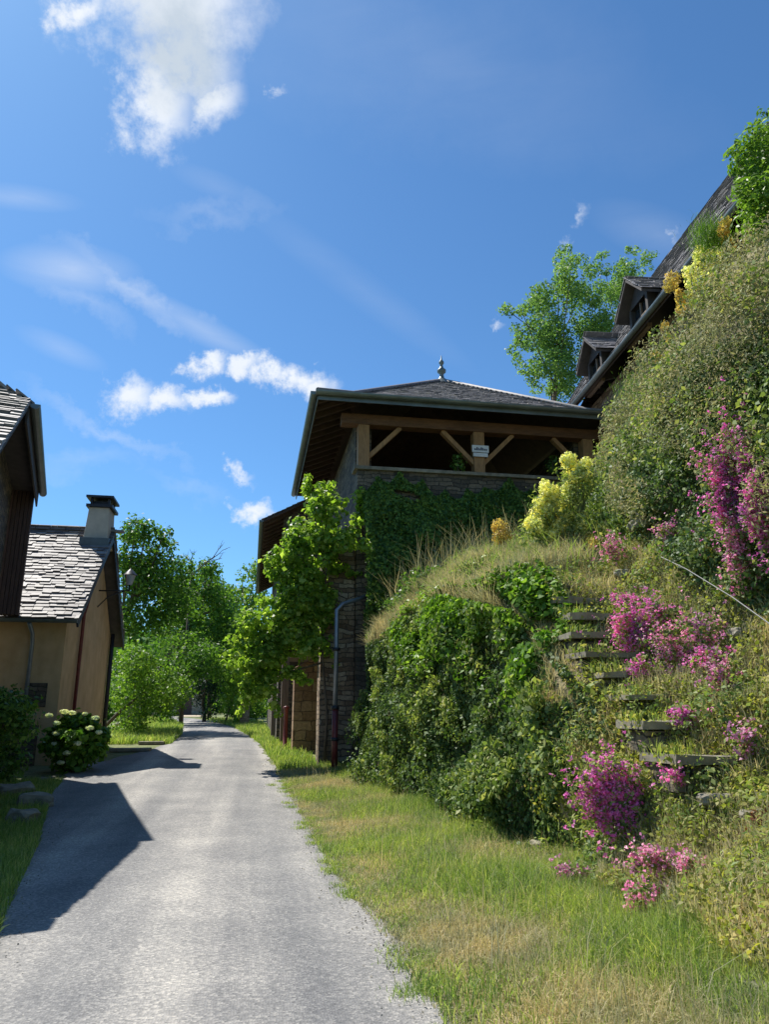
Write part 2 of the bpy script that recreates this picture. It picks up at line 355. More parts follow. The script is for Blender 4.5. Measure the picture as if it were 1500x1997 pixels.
def leaf_arrays(P, N, size, jit=.8, aspect=.62, droop=.0):
    n = len(P); N = unit(N + rng.normal(0, jit, (n, 3)))
    t = rng.normal(0, 1, (n, 3)); t[:, 2] -= droop; t = unit(t - N * (t * N).sum(1, keepdims=True)); b = np.cross(N, t)
    s = size * rng.uniform(.45, 1.6, (n, 1)); w = s * aspect * .5
    tip = P + t * s * .5; bas = P - t * s * .5; mid = P + t * s * .05
    l = mid + b * w + N * s * .12; r = mid - b * w + N * s * .12
    V = np.stack([bas, r, tip, l], 1).reshape(-1, 3)
    return V, np.arange(n * 4).reshape(-1, 4)
def leaves(name, P, N, size, m, parent=None, label=None, **k):
    V, F_ = leaf_arrays(np.asarray(P), np.asarray(N), size, **k); return npmesh(name, V, F_, m, parent, label)
def blades(name, P, h, w, m, parent=None, lean=.35, up=None, label=None):
    n = len(P); a = rng.uniform(0, 2 * math.pi, n); ln = rng.uniform(0, lean, n) ** 1
    H_ = (np.asarray(h) * rng.uniform(.45, 1.25, n))[:, None] if np.ndim(h) == 0 else (h * rng.uniform(.6, 1.2, n))[:, None]
    d = np.stack([np.cos(a), np.sin(a), np.zeros(n)], 1); a2 = rng.uniform(0, 2 * math.pi, n); s = np.stack([np.cos(a2), np.sin(a2), np.zeros(n)], 1)
    U = np.tile([0, 0, 1.], (n, 1)) if up is None else unit(up)
    w_ = w * rng.uniform(.6, 1.4, (n, 1))
    b0 = P - s * w_ / 2; b1 = P + s * w_ / 2; md = P + U * H_ * .55 + d * (ln[:, None] * H_ * .35)
    m0 = md - s * w_ * .4; m1 = md + s * w_ * .4; tp = P + U * H_ * (1 - .35 * ln[:, None]) + d * (ln[:, None] * H_)
    t0 = tp - s * w_ * .08; t1 = tp + s * w_ * .08
    V = np.stack([b0, b1, m1, m0, t1, t0], 1).reshape(-1, 3); i = np.arange(n)[:, None] * 6
    Fc = np.concatenate([i + [0, 1, 2, 3], i + [3, 2, 4, 5]], 0)
    return npmesh(name, V, Fc, m, parent, label)
def sph(n):
    v = rng.normal(0, 1, (n, 3)); return unit(v)
def clumps(cs, per, flat=.8):
    """cs: list of (centre, radius); leaf points near each clump's shell"""
    P = []; N = []
    for c, r in cs:
        k = max(8, int(per * r * r)); d = sph(k); rad = r * rng.uniform(.35, 1.05, (k, 1)) ** .6 * np.where(rng.uniform(0, 1, (k, 1)) < .14, 1.4, 1)
        q = d * rad; q[:, 2] *= flat; P.append(np.asarray(c) + q); d[:, 2] += .5; N.append(d)
    return np.concatenate(P), np.concatenate(N)

# ------------------------------------------------------------------ ground
YK = [-60, 0, 10, 14, 20, 28, 42, 60, 85, 140, 900]
ZK = [0, 0, 0, .06, .3, .55, .86, 1.15, 1.35, 1.6, 3]
def zr(y): return np.interp(y, YK, ZK)
# bank cross-sections: (Y, [(X, Z above road) x 8]) : verge edge, wall foot, wall top, terrace, stair right, upper foot, upper top, plateau
SEC = [(-6, [(.9, -.06), (4.2, .2), (4.6, .5), (5.0, .6), (5.6, .9), (6.1, 2.0), (6.6, 6.4), (40, 7.5)]),
       (3, [(.85, -.06), (2.75, .12), (3.4, .42), (4.1, .55), (4.8, .8), (5.4, 2.2), (5.9, 6.9), (40, 7.6)]),
       (5.5, [(.8, -.06), (3.0, .12), (3.5, .55), (3.9, .85), (4.65, 1.15), (5.3, 2.4), (5.85, 7.0), (40, 8)]),
       (7.4, [(.7, -.06), (3.25, .1), (3.5, 1.45), (3.85, 1.85), (4.65, 2.2), (5.3, 3.0), (5.85, 7.1), (40, 8)]),
       (9.3, [(.6, -.06), (3.2, .1), (3.45, 2.9), (3.85, 3.2), (4.7, 3.45), (5.4, 4.2), (6.0, 6.85), (40, 7.6)]),
       (12, [(.6, -.06), (2.95, .1), (3.2, 3.5), (4.3, 4.0), (5.4, 4.3), (6.0, 4.9), (6.7, 6.5), (40, 7.4)]),
       (14.5, [(.5, -.06), (2.65, .1), (2.9, 3.2), (4.1, 4.1), (5.6, 4.5), (7.2, 5.0), (8.2, 6.6), (40, 7.4)]),
       (16.8, [(.4, -.06), (2.4, .1), (2.7, 2.8), (4.2, 4.1), (6.2, 4.6), (8.6, 5.2), (9.4, 6.5), (40, 8)]),
       (17.4, [(.4, -.06), (3.0, .1), (3.3, 2.0), (4.4, 3.8), (6.4, 4.6), (8.8, 5.3), (9.6, 6.5), (40, 8)]),
       (19.05, [(.3, -.06), (3.3, .1), (3.6, 1.6), (4.6, 3.8), (6.6, 4.6), (9.0, 5.4), (9.8, 6.5), (40, 8)])]
SY = np.array([s[0] for s in SEC]); SX = np.array([[p[0] for p in s[1]] for s in SEC]); SZ = np.array([[p[1] for p in s[1]] for s in SEC])
def section(y):
    return (np.array([np.interp(y, SY, SX[:, j]) for j in range(8)]).T, np.array([np.interp(y, SY, SZ[:, j]) for j in range(8)]).T)
def wob(x, y, z):
    return (np.sin(x * 2.1 + y * 1.3 + z * 1.9) + np.sin(y * 2.9 - z * 3.1 + 1.7) + np.sin(z * 4.7 + x * 3.3 + y * .7) * .6 + np.sin(y * 6.1 + z * 5.3) * .4) / 3
def bank_pt(y, s):
    """y array, s array in [0,7] section parameter -> points and normals"""
    y = np.asarray(y, float); s = np.asarray(s, float)
    X, Z = section(y); j = np.clip(s.astype(int), 0, 6); f = s - j; r = np.arange(len(y))
    x = X[r, j] * (1 - f) + X[r, j + 1] * f; z = Z[r, j] * (1 - f) + Z[r, j + 1] * f
    dx = X[r, j + 1] - X[r, j]; dz = Z[r, j + 1] - Z[r, j]
    N = unit(np.stack([-dz, np.zeros(len(y)) - .15, dx], 1))
    P = np.stack([x, y, z + zr(y)], 1)
    amp = np.where(s > 1, .24, .03)
    P += N * (amp * wob(x, y, z))[:, None]
    return P, N
def bank_mesh():
    ys = np.concatenate([np.linspace(-6, 3, 16), np.linspace(3.2, 19.05, 110)]); ss = np.concatenate([[0], np.linspace(.3, 1, 4), np.linspace(1.12, 6, 40), np.linspace(6.03, 6.3, 6), [6.6, 7]])
    Y_, S_ = np.meshgrid(ys, ss, indexing='ij'); P, _ = bank_pt(Y_.ravel(), S_.ravel())
    a, b = len(ys), len(ss); i = np.arange(a * b).reshape(a, b)
    Fc = np.stack([i[:-1, :-1], i[:-1, 1:], i[1:, 1:], i[1:, :-1]], -1).reshape(-1, 4)
    P[:, 2] += .012
    o = npmesh('bank', P, Fc, M['bank']); tag(o, kind='structure'); return o
bank_mesh()
def ground_mesh():
    xs = np.concatenate([[-900, -300, -120, -60, -30, -20], np.linspace(-14, 14, 57), [20, 40, 90, 300, 900]])
    ys = np.concatenate([[-200, -60, -20], np.linspace(-8, 60, 100), [70, 85, 110, 140, 200, 400, 900]])
    X_, Y_ = np.meshgrid(xs, ys, indexing='ij'); Z_ = zr(Y_) - .01 - .05 * np.clip(-X_ - 6, 0, 3)
    far = np.clip((Y_ - 90) / 300, 0, 1); Z_ = Z_ + far * 10 * (1 - np.exp(-np.abs(X_ + 8) / 120))
    P = np.stack([X_, Y_, Z_], -1).reshape(-1, 3); a, b = len(xs), len(ys); i = np.arange(a * b).reshape(a, b)
    Fc = np.stack([i[:-1, :-1], i[1:, :-1], i[1:, 1:], i[:-1, 1:]], -1).reshape(-1, 4)
    tag(npmesh('ground', P, Fc, M['field']), kind='structure')
ground_mesh()
# road: edges (Y, left X, right X)
RD = [(-8, -1.3, 1.35), (0, -1.4, 1.25), (3, -1.5, 1.2), (6.2, -1.8, 1.1), (8, -2.15, 1.0), (10.5, -2.6, .95), (12.6, -3.05, .93), (16, -3.75, .85), (20, -4.15, .65), (24, -3.4, .5), (28, -2.75, .35), (34, -2.9, -.1), (42, -3.55, -.85), (52, -5.0, -2.2), (64, -7.6, -4.5), (78, -11, -7.6), (100, -19, -15)]
rdY = [r[0] for r in RD]
def redge(y): return np.interp(y, rdY, [r[2] for r in RD])
def ledge(y): return np.interp(y, rdY, [r[1] for r in RD])
def road_mesh():
    ys = np.concatenate([np.linspace(-8, 30, 420), np.linspace(30.4, 100, 120)]); n = 9
    P = []
    for y in ys:
        l, r = ledge(y), redge(y); r += .05 * math.sin(y * 2.3) + .03 * math.sin(y * 5.7 + 1) + .015 * math.sin(y * 11); l += .05 * math.sin(y * 3.1 + 2) + .02 * math.sin(y * 8)
        for k in range(n):
            f = k / (n - 1); P.append((l + (r - l) * f, y, zr(y) + .004 + .035 * (1 - (2 * f - 1) ** 2)))
    P = np.array(P); i = np.arange(len(ys) * n).reshape(len(ys), n)
    Fc = np.stack([i[:-1, :-1], i[:-1, 1:], i[1:, 1:], i[1:, :-1]], -1).reshape(-1, 4)
    o = npmesh('road', P, Fc, M['road']); tag(o, kind='structure')
    for p in o.data.polygons: p.use_smooth = True
road_mesh()

# ------------------------------------------------------------------ roof tiles
def tiles(mb, poly, up, row, tw, th, rnd=.35, lift=.02):
    """fill a planar polygon with overlapping stone tiles; up = uphill unit vector in the plane"""
    poly = [Vector(p) for p in poly]; up = Vector(up).normalized()
    n = (poly[1] - poly[0]).cross(poly[2] - poly[0]).normalized()
    if n.z < 0: n = -n
    a = up.cross(n).normalized(); o = poly[0]
    q = [((p - o).dot(a), (p - o).dot(up)) for p in poly]
    def spans(v):
        xs = []
        for i in range(len(q)):
            (x0, y0), (x1, y1) = q[i], q[(i + 1) % len(q)]
            if (y0 <= v) != (y1 <= v): xs.append(x0 + (v - y0) / (y1 - y0) * (x1 - x0))
        return (min(xs), max(xs)) if len(xs) >= 2 else None
    v0 = min(y for _, y in q); v1 = max(y for _, y in q); v = v0 - row * .25
    while v < v1 - row * .2:
        sp = spans(min(max(v + row * .5, v0 + 1e-3), v1 - 1e-3)); r = row * random.uniform(.85, 1.15)
        if sp:
            x = sp[0] - random.uniform(0, .04)
            while x < sp[1] - .03:
                w = min(tw * random.uniform(.6, 1.5), sp[1] + .03 - x); t = th * random.uniform(.7, 1.5)
                L = row * 1.7; dv = random.uniform(-rnd, rnd) * row * .35; tl = lift + t * 1.1 + random.uniform(0, th * .6)
                x1 = x + w - random.uniform(.004, .014)
                def P(x_, v_, h): return o + a * x_ + up * v_ + n * h
                sk = random.uniform(-.02, .02)
                mb.hexa([P(x, v + dv, tl - t + .01), P(x1, v + dv + sk, tl - t + .01), P(x1, v + L, lift - t * .3), P(x, v + L, lift - t * .3),
                         P(x, v + dv, tl + .01), P(x1, v + dv + sk, tl + .01), P(x1, v + L, lift + t * .5), P(x, v + L, lift + t * .5)])
                x += w
        v += r
def slab(mb, pts, th, mi=0):
    """planar polygon given thickness downward"""
    pts = [Vector(p) for p in pts]; lo = [p - Vector((0, 0, th)) for p in pts]; n = len(pts)
    mb.poly(pts, mi); mb.poly(lo[::-1], mi)
    for i in range(n): mb.poly([pts[i], lo[i], lo[(i + 1) % n], pts[(i + 1) % n]], mi)
def gutter(a, b, r=.075, name='gutter', parent=None, m=None):
    mb = MB(); a = Vector(a); b = Vector(b); d = (b - a).normalized(); s = d.cross(Vector((0, 0, 1))).normalized(); K = 8
    for rr, flip in ((r, False), (r * .86, True)):
        for k in range(K):
            t0 = math.pi * k / K; t1 = math.pi * (k + 1) / K
            f = lambda p, t: p + s * math.cos(t) * rr - Vector((0, 0, 1)) * math.sin(t) * rr
            q = [f(a, t0), f(a, t1), f(b, t1), f(b, t0)]
            mb.poly(q[::-1] if flip else q)
    for p in (a, b): mb.poly([p + s * math.cos(math.pi * k / K) * r - Vector((0, 0, 1)) * math.sin(math.pi * k / K) * r for k in range(K + 1)])
    return mb.build(name, m or M['zinc'], parent)

# ------------------------------------------------------------------ pavilion
def pavilion():
    g0 = .1
    P = empty('stone_pavilion', (6.1, 19, 0), 'tall stone building with open timber gallery under a slate pyramid roof', 'pavilion')
    X0, X1, Y0, Y1 = 2.6, 9.6, 19., 27.2; ZP = 8.0; ZT = 9.62
    mb = MB(); T = .45
    mb.box(X0, X1, Y0, Y0 + T, g0, ZP)                         # front wall to parapet
    mb.box(X0, X0 + T, Y0 + T, Y1, g0, ZT); mb.box(X1 - T, X1, Y0 + T, Y1, g0, ZT); mb.box(X0 + T, X1 - T, Y1 - T, Y1, g0, ZT)
    mb.build('wall', M['stone_dark'], P)
    mb = MB(); mb.box(X0 + T, X1 - T, Y0 + T, Y1 - T, 6.9, 7.0); mb.build('floor', M['boards'], P)
    mb = MB(); mb.box(X0 - .1, X1 + .1, Y0 - .1, Y0 + T + .02, ZP + .003, ZP + .1); mb.build('parapet', M['flagstone'], P, bevel=.01)
    zc = ZP + .1
    for x in (2.78, 6.1, 9.42):
        mb = MB(); mb.box(x - .16, x + .16, Y0 + .05, Y0 + .37, zc, 9.36); mb.build('post', M['oak'], P, bevel=.015)
    mb = MB(); mb.box(X0 - .45, X1 + .45, Y0 + .03, Y0 + .39, 9.36, 9.66); mb.build('beam', M['oak_h'], P, bevel=.015)
    for x, s in ((2.78, 1), (6.1, -1), (6.1, 1), (9.42, -1)):
        mb = MB(); mb.beam((x + s * .12, Y0 + .21, 8.42), (x + s * 1.05, Y0 + .21, 9.36), .12, .17, (0, 1, 0)); mb.build('brace', M['oak'], P)
    # roof : flared pyramid
    E0, E1, F0, F1 = 1.4, 10.8, 18.2, 27.9; ZE = 9.84; cx, cy, ZA = 6.1, 23.05, 12.75; i = 1.1; zf = 10.3
    c1 = [(E0, F0, ZE), (E1, F0, ZE), (E1, F1, ZE), (E0, F1, ZE)]; c2 = [(E0 + i, F0 + i, zf), (E1 - i, F0 + i, zf), (E1 - i, F1 - i, zf), (E0 + i, F1 - i, zf)]
    roof = MB(); A = (cx, cy, ZA)
    for k in range(4):
        a, b, c, d = c1[k], c1[(k + 1) % 4], c2[(k + 1) % 4], c2[k]
        slab(roof, [a, b, c, d], .06); slab(roof, [d, c, A], .06)
    rf = roof.build('roof', M['rafter'], P)
    tl = MB()
    for k, upv in enumerate(((0, 1), (-1, 0), (0, -1), (1, 0))):
        a, b, c, d = c1[k], c1[(k + 1) % 4], c2[(k + 1) % 4], c2[k]
        u1 = Vector((upv[0] * i, upv[1] * i, zf - ZE)); tiles(tl, [a, b, c, d], u1, .15, .22, .018)
        h = (cy - F0 - i) if k % 2 == 0 else (cx - E0 - i); tiles(tl, [d, c, A], Vector((upv[0] * h, upv[1] * h, ZA - zf)), .15, .22, .018)
    tl.build('slates', M['slate'], rf)
    hp = MB()
    for k in range(4): hp.tube([Vector(c1[k]) + Vector((0, 0, .07)), Vector(c2[k]) + Vector((0, 0, .09)), Vector(A) + Vector((0, 0, .08))], .07, 8)
    hp.build('hip_capping', M['slate'], rf)
    fm = MB(); fm.lathe(A, [(.34, -.12), (.2, .06), (.09, .16), (.07, .3), (.15, .38), (.16, .46), (.07, .55), (.045, .66), (.09, .72), (.09, .78), (.03, .86), (.012, 1.02), (0, 1.04)], 12); fm.build('finial', M['zinc'], rf)
    gutter((E0 - .06, F0 - .09, ZE), (E1 + .06, F0 - .09, ZE), .1, parent=P); gutter((E0 - .09, F1, ZE), (E0 - .09, F0 - .06, ZE), .1, parent=P)
    # rafters under the eaves, front and left
    sl = (zf - ZE) / i
    for x in np.arange(E0 + .3, E1 - .2, .62):
        L_ = min(1.15, x - E0, E1 - x); rm = MB(); rm.beam((x, F0 + .04, ZE - .13), (x, F0 + L_, ZE - .13 + sl * (L_ - .04)), .09, .12); rm.build('rafter', M['rafter'], P)
    for y in np.arange(F0 + .3, F1 - .2, .55):
        L_ = min(1.15, y - F0, F1 - y); rm = MB(); rm.beam((E0 + .04, y, ZE - .13), (E0 + L_, y, ZE - .13 + sl * (L_ - .04)), .09, .12); rm.build('rafter', M['rafter'], P)
    rm = MB(); rm.box(E0 + .02, E1 - .02, F0 + .0, F0 + .03, ZE - .2, ZE - .07); rm.box(E0, E0 + .03, F0 + .04, F1, ZE - .2, ZE - .07); rm.build('fascia', M['zinc'], P)
    # buttresses of the road side
    z = .2
    def butt(x0, x1, y0, y1, top, m, label):
        b = MB(); b.hexa([(x0, y0, z), (x1, y0, z), (x1, y1, z), (x0, y1, z), (x0, y0, top - .6), (x1, y0, top), (x1, y1, top), (x0, y1, top - .6)]); b.build('buttress', m, P, label, bevel=.03)
    butt(1.72, 2.597, 19.2, 20.0, 6.6, M['stone'], 'tall brown stone buttress beside the downpipe')
    butt(1.35, 2.596, 24.1, 24.8, 3.6, M['stone_warm'], 'short warm brown stone buttress')
    b = MB(); b.box(1.3, 2.597, 20.0, 28.4, 3.45, 3.7); b.build('lintel', M['boards'], P)
    # downpipe : zinc above dark red iron
    D = link('downpipe', MBtube([at(720, 1160, Y=18.9), at(700, 1168, Y=18.6), at(668, 1178, Y=18.3), at(657, 1190, Y=18.25), (2.02, 18.25, 3.2), (2.02, 18.25, 1.75)], .055), M['zincpipe'], P, 'grey zinc downpipe with bent top')
    link('iron_foot', MBtube([(2.02, 18.25, .25), (2.02, 18.25, 1.75)], .075), M['redpipe'], D)
    for zz in (1.72, 1.0, 3.1):
        cl = MB(); cl.lathe((2.02, 18.25, zz), [(.05, -.04), (.095, -.04), (.095, .04), (.05, .04)], 10); cl.build('collar', M['black'], D)
    return P
def MBtube(pts, r, seg=10):
    mb = MB(); mb.tube(pts, r, seg); me = bpy.data.meshes.new('tube'); me.from_pydata(mb.v, [], mb.f); me.polygons.foreach_set('use_smooth', mb.sm); me.update(); return me
pavilion()

# sign on the middle gallery post
sg = empty('notice_sign', (6.1, 19.0, 8.75), 'small white two-line notice board fixed to the middle gallery post', 'sign')
mb = MB(); mb.box(5.87, 6.36, 18.985, 19.02, 8.72, 8.93); mb.box(5.9, 6.33, 18.985, 19.02, 8.59, 8.70); mb.build('board', M['whitepaint'], sg, bevel=.004)
mb = MB(); x = 5.93
for k in range(9):
    w = random.uniform(.02, .05)
    mb.box(x, x + w, 18.979, 18.983, 8.775, 8.775 + random.choice((.05, .07, .09))); x += w + .012
    if x > 6.3: break
mb.build('faded_marks', M['letters'], sg)

# ------------------------------------------------------------------ barn behind
def barn():
    B = empty('stone_barn', (1.0, 28.5, .5), 'long dark barn with overhanging slate eaves beyond the pavilion, beside the lane', 'barn')
    mb = MB(); mb.box(1.0, 9, 28.5, 28.9, .4, 9.3); mb.box(1.0, 1.4, 28.9, 30, .4, 8.9); mb.box(1.0, 1.4, 30, 33, 3.6, 8.9); mb.box(1.0, 1.4, 33, 44.6, .4, 8.9)
    mb.box(1.4, 9, 44.2, 44.6, .5, 8.9); mb.build('wall', M['stone_dark'], B)
    d = MB()
    for k in range(12): d.box(1.08, 1.14, 30 + k * .25 + .01, 30.25 + k * .25 - .01, .5, 3.6)
    d.build('door', M['boards'], B)
    r = MB(); slab(r, [(.2, 28, 8.8), (5, 28, 11.3), (5, 46, 11.3), (.2, 46, 8.8)], .09); slab(r, [(5, 28, 11.3), (9.8, 28, 8.8), (9.8, 46, 8.8), (5, 46, 11.3)], .09)
    rf = r.build('roof', M['rafter'], B)
    t = MB(); tiles(t, [(.2, 28, 8.8), (.2, 46, 8.8), (5, 46, 11.3), (5, 28, 11.3)], (4.8, 0, 2.5), .22, .3, .02); t.build('slates', M['slate'], rf)
    gutter((.12, 46, 8.78), (.12, 28, 8.78), .09, parent=B)
    for y in np.arange(28.3, 45.8, .7): ra = MB(); ra.beam((.25, y, 8.72), (1.5, y, 9.37), .09, .12); ra.build('rafter', M['rafter'], B)
    # a pair of slim pillars in front of the doorway
    for (u0, u1, y, m, lab) in ((546, 560, 26.6, 'boards', 'slim grey timber pillar'), (528, 540, 29.9, 'boards', 'farther slim timber pillar')):
        a = at(u0, 1430, Y=y); b = at(u1, 1430, Y=y); p = MB(); p.box(a.x, b.x, y, y + .25, zr(y) - .05, 3.9); p.build('pillar', M[m], B, lab, bevel=.01)
barn()
ip = MB(); a = at(556, 1440, Y=25.5); ip.lathe((a.x, 25.5, zr(25.5)), [(.1, 0), (.1, .08), (.07, .1), (.07, 1.25), (.1, 1.27), (.1, 1.33), (0, 1.36)], 10)
tag(ip.build('bollard', M['redpipe']), 'short dark red iron post standing at the barn doorway', 'post')

# ------------------------------------------------------------------ upper house on the right
def upper_house():
    H = empty('upper_house', (9.3, 17, 7.5), 'stone house high above the bank with steep slate roof and two dormers', 'house')
    d = Vector((.09, .996, 0)).normalized(); s = Vector((d.y, -d.x, 0)); O = Vector((9.0, 13.4, 0)); ZE = 10.9
    def Q(a, b, z): p = O + d * a + s * b; return Vector((p.x, p.y, z))   # a along the eave, b away from the road
    a0, a1 = -8.5, 9.5
    m = MB(); w = .55
    m.hexa([Q(a0, w, 5), Q(a1, w, 5), Q(a1, 5.9, 5), Q(a0, 5.9, 5), Q(a0, w, ZE), Q(a1, w, ZE), Q(a1, 5.9, ZE), Q(a0, 5.9, ZE)])
    m.build('wall', M['stone'], H)
    pitch = 1.5625; rb = 3.2; ZR = ZE + rb * pitch
    # gable triangles
    for aa in (a0 + .002, a1 - .002):
        m = MB(); m.poly([Q(aa, w, ZE), Q(aa, 5.9, ZE), Q(aa, rb, ZR - .25)]); m.build('gable', M['stone'], H)
    r = MB(); slab(r, [Q(a0 - .3, 0, ZE), Q(a1 + .3, 0, ZE), Q(a1 + .3, rb, ZR), Q(a0 - .3, rb, ZR)], .12); slab(r, [Q(a0 - .3, rb, ZR), Q(a1 + .3, rb, ZR), Q(a1 + .3, 6.4, ZE), Q(a0 - .3, 6.4, ZE)], .12)
    rf = r.build('roof', M['rafter'], H)
    t = MB(); up = Q(0, rb, ZR) - Q(0, 0, ZE); tiles(t, [Q(a0 - .3, 0, ZE), Q(a1 + .3, 0, ZE), Q(a1 + .3, rb, ZR), Q(a0 - .3, rb, ZR)], up, .2, .28, .022)
    t.build('slates', M['slate'], rf)
    gutter(Q(a1 + .3, -.08, ZE), Q(a0 - .3, -.08, ZE), .08, parent=H)
    for (ac, lab) in ((2.3, 'nearer dormer'), (5.45, 'farther dormer')):
        hw = .55; zb = ZE + .2; zt = ZE + .95; zr_ = ZE + 1.62; b0 = .22
        fr = MB()
        fr.hexa([Q(ac - hw, b0, zb - .2), Q(ac - hw + .12, b0, zb - .2), Q(ac - hw + .12, 1.0, zb), Q(ac - hw, 1.0, zb), Q(ac - hw, b0, zt), Q(ac - hw + .12, b0, zt), Q(ac - hw + .12, 1.0, zt), Q(ac - hw, 1.0, zt)])
        fr.hexa([Q(ac + hw - .12, b0, zb - .2), Q(ac + hw, b0, zb - .2), Q(ac + hw, 1.0, zb), Q(ac + hw - .12, 1.0, zb), Q(ac + hw - .12, b0, zt), Q(ac + hw, b0, zt), Q(ac + hw, 1.0, zt), Q(ac + hw - .12, 1.0, zt)])
        fr.poly([Q(ac - hw, b0, zt + .002), Q(ac + hw, b0, zt + .002), Q(ac, b0, zr_ - .1)])
        D = fr.build('dormer', M['darkwood'], H, lab)
        wn = MB(); wn.poly([Q(ac - hw + .12, b0 + .12, zb - .2), Q(ac + hw - .12, b0 + .12, zb - .2), Q(ac + hw - .12, b0 + .12, zt), Q(ac - hw + .12, b0 + .12, zt)]); wn.build('pane', M['glass'], D)
        bb = MB(); bb.beam(Q(ac, b0 + .08, zb - .2), Q(ac, b0 + .08, zt), .05, .05); bb.beam(Q(ac - hw + .1, b0 + .08, zb + .35), Q(ac + hw - .1, b0 + .08, zb + .35), .05, .05); bb.beam(Q(ac - hw - .05, b0 - .03, zb - .2), Q(ac + hw + .05, b0 - .03, zb - .2), .12, .1); bb.build('window_frame', M['boards'], D)
        dr = MB(); e = .28
        bk = (zr_ - ZE) / pitch + .1; be = (zt - .1 - ZE) / pitch + .2
        L = [Q(ac - hw - e, -.05, zt - .1), Q(ac, -.05, zr_), Q(ac, bk, zr_), Q(ac - hw - e, be, zt - .1)]; Rr = [Q(ac, -.05, zr_), Q(ac + hw + e, -.05, zt - .1), Q(ac + hw + e, be, zt - .1), Q(ac, bk, zr_)]
        slab(dr, L, .08); slab(dr, Rr, .08); dd = dr.build('dormer_roof', M['darkwood'], D)
        tt = MB(); tiles(tt, L, Q(ac, 0, zr_) - Q(ac - hw - e, 0, zt - .1), .14, .2, .018); tiles(tt, Rr, Q(ac, 0, zr_) - Q(ac + hw + e, 0, zt - .1), .14, .2, .018)
        o = tt.build('dormer_slates', M['slate'], D)
upper_house()

# ------------------------------------------------------------------ tall house at left
def tall_house():
    H = empty('tall_stone_house', (-6, 15, 0), 'tall dark stone house at the left edge with stone tile catslide roof and zinc gutter', 'house')
    d = Vector((-.222, .975, 0)); s = Vector((-.975, -.222, 0))
    O = Vector((-4.48, 14.29, 0))
    def Q(a, b, z): p = O + d * a + s * b; return Vector((p.x, p.y, z))   # a along the lane, b away from it
    ZE = 7.4; L = 6.56; an = -5.64; zn = 4.07
    m = MB(); w = .6
    # walls (near part follows the catslide)
    def prism(pts, b0, b1):
        lo = [Q(a, b0, z) for a, z in pts]; hi = [Q(a, b1, z) for a, z in pts]; n = len(pts)
        m.poly(lo); m.poly(hi[::-1])
        for i in range(n): m.poly([lo[i], hi[i], hi[(i + 1) % n], lo[(i + 1) % n]])
    k = (ZE - zn) / (0 - an)
    prism([(an + .5, -.2), (5.9, -.2), (5.9, ZE - .1), (0, ZE - .1), (an + .5, zn + .5 * k - .12)], w, 9)
    m.build('wall', M['stone_dark'], H)
    r = MB(); ap = 4.2; ZR = ZE + ap * .95
    hipA = Q(ap * .95 / k * 1.0, ap, ZR); far = Q(L, ap, ZR)
    S = [Q(an, 0, zn), Q(an, 10, zn), Q(0, 10, ZE), Q(0, 0, ZE)]
    slab(r, S, .1); k2 = ap / (.95) if False else 0
    hx = (ZR - ZE) / k
    # upper hip facet continues the same plane up to the ridge
    S2 = [Q(0, 0, ZE), Q(0, 10, ZE), Q(min(hx, L), 10, ZE + min(hx, L) * k), Q(min(hx, L), ap, ZE + min(hx, L) * k)]
    slab(r, S2, .1); ztop = ZE + min(hx, L) * k
    slab(r, [Q(0, 0, ZE), Q(min(hx, L), ap, ztop), Q(L, ap, ztop), Q(L, 0, ZE)], .1)
    rf = r.build('roof', M['darkwood'], H)
    t = MB(); up = Q(0, 0, ZE) - Q(an, 0, zn); tiles(t, S, up, .27, .42, .045, .5); tiles(t, S2, up, .27, .42, .045, .5)
    tiles(t, [Q(0, 0, ZE), Q(L, 0, ZE), Q(L, ap, ztop), Q(min(hx, L), ap, ztop)], Q(0, ap, ztop) - Q(0, 0, ZE), .27, .42, .045, .5)
    t.build('stone_tiles', M['lauze'], rf)
    sf = MB(); slab(sf, [Q(0.02, .02, ZE - .12), Q(L, .02, ZE - .12), Q(L, w + .02, ZE - .12), Q(0.02, w + .02, ZE - .12)], .03)
    sf.hexa([Q(0.03, .0, ZE - .4), Q(L, .0, ZE - .4), Q(L, .04, ZE - .4), Q(0.03, .04, ZE - .4), Q(0.03, .0, ZE - .11), Q(L, .0, ZE - .11), Q(L, .04, ZE - .11), Q(0.03, .04, ZE - .11)])
    sf.build('soffit', M['darkwood'], H)
    gutter(Q(L + .02, -.1, ZE), Q(0, -.1, ZE), .1, parent=H)
    c = MB()
    for q in range(6): c.hexa([Q(5.95, .08 + q * .095, 4.0), Q(6.3, .08 + q * .095, 4.0), Q(6.3, .165 + q * .095, 4.0), Q(5.95, .165 + q * .095, 4.0), Q(5.95, .08 + q * .095, 7.25), Q(6.3, .08 + q * .095, 7.25), Q(6.3, .165 + q * .095, 7.25), Q(5.95, .165 + q * .095, 7.25)])
    c.build('timber_cladding', M['maroon'], H)
tall_house()

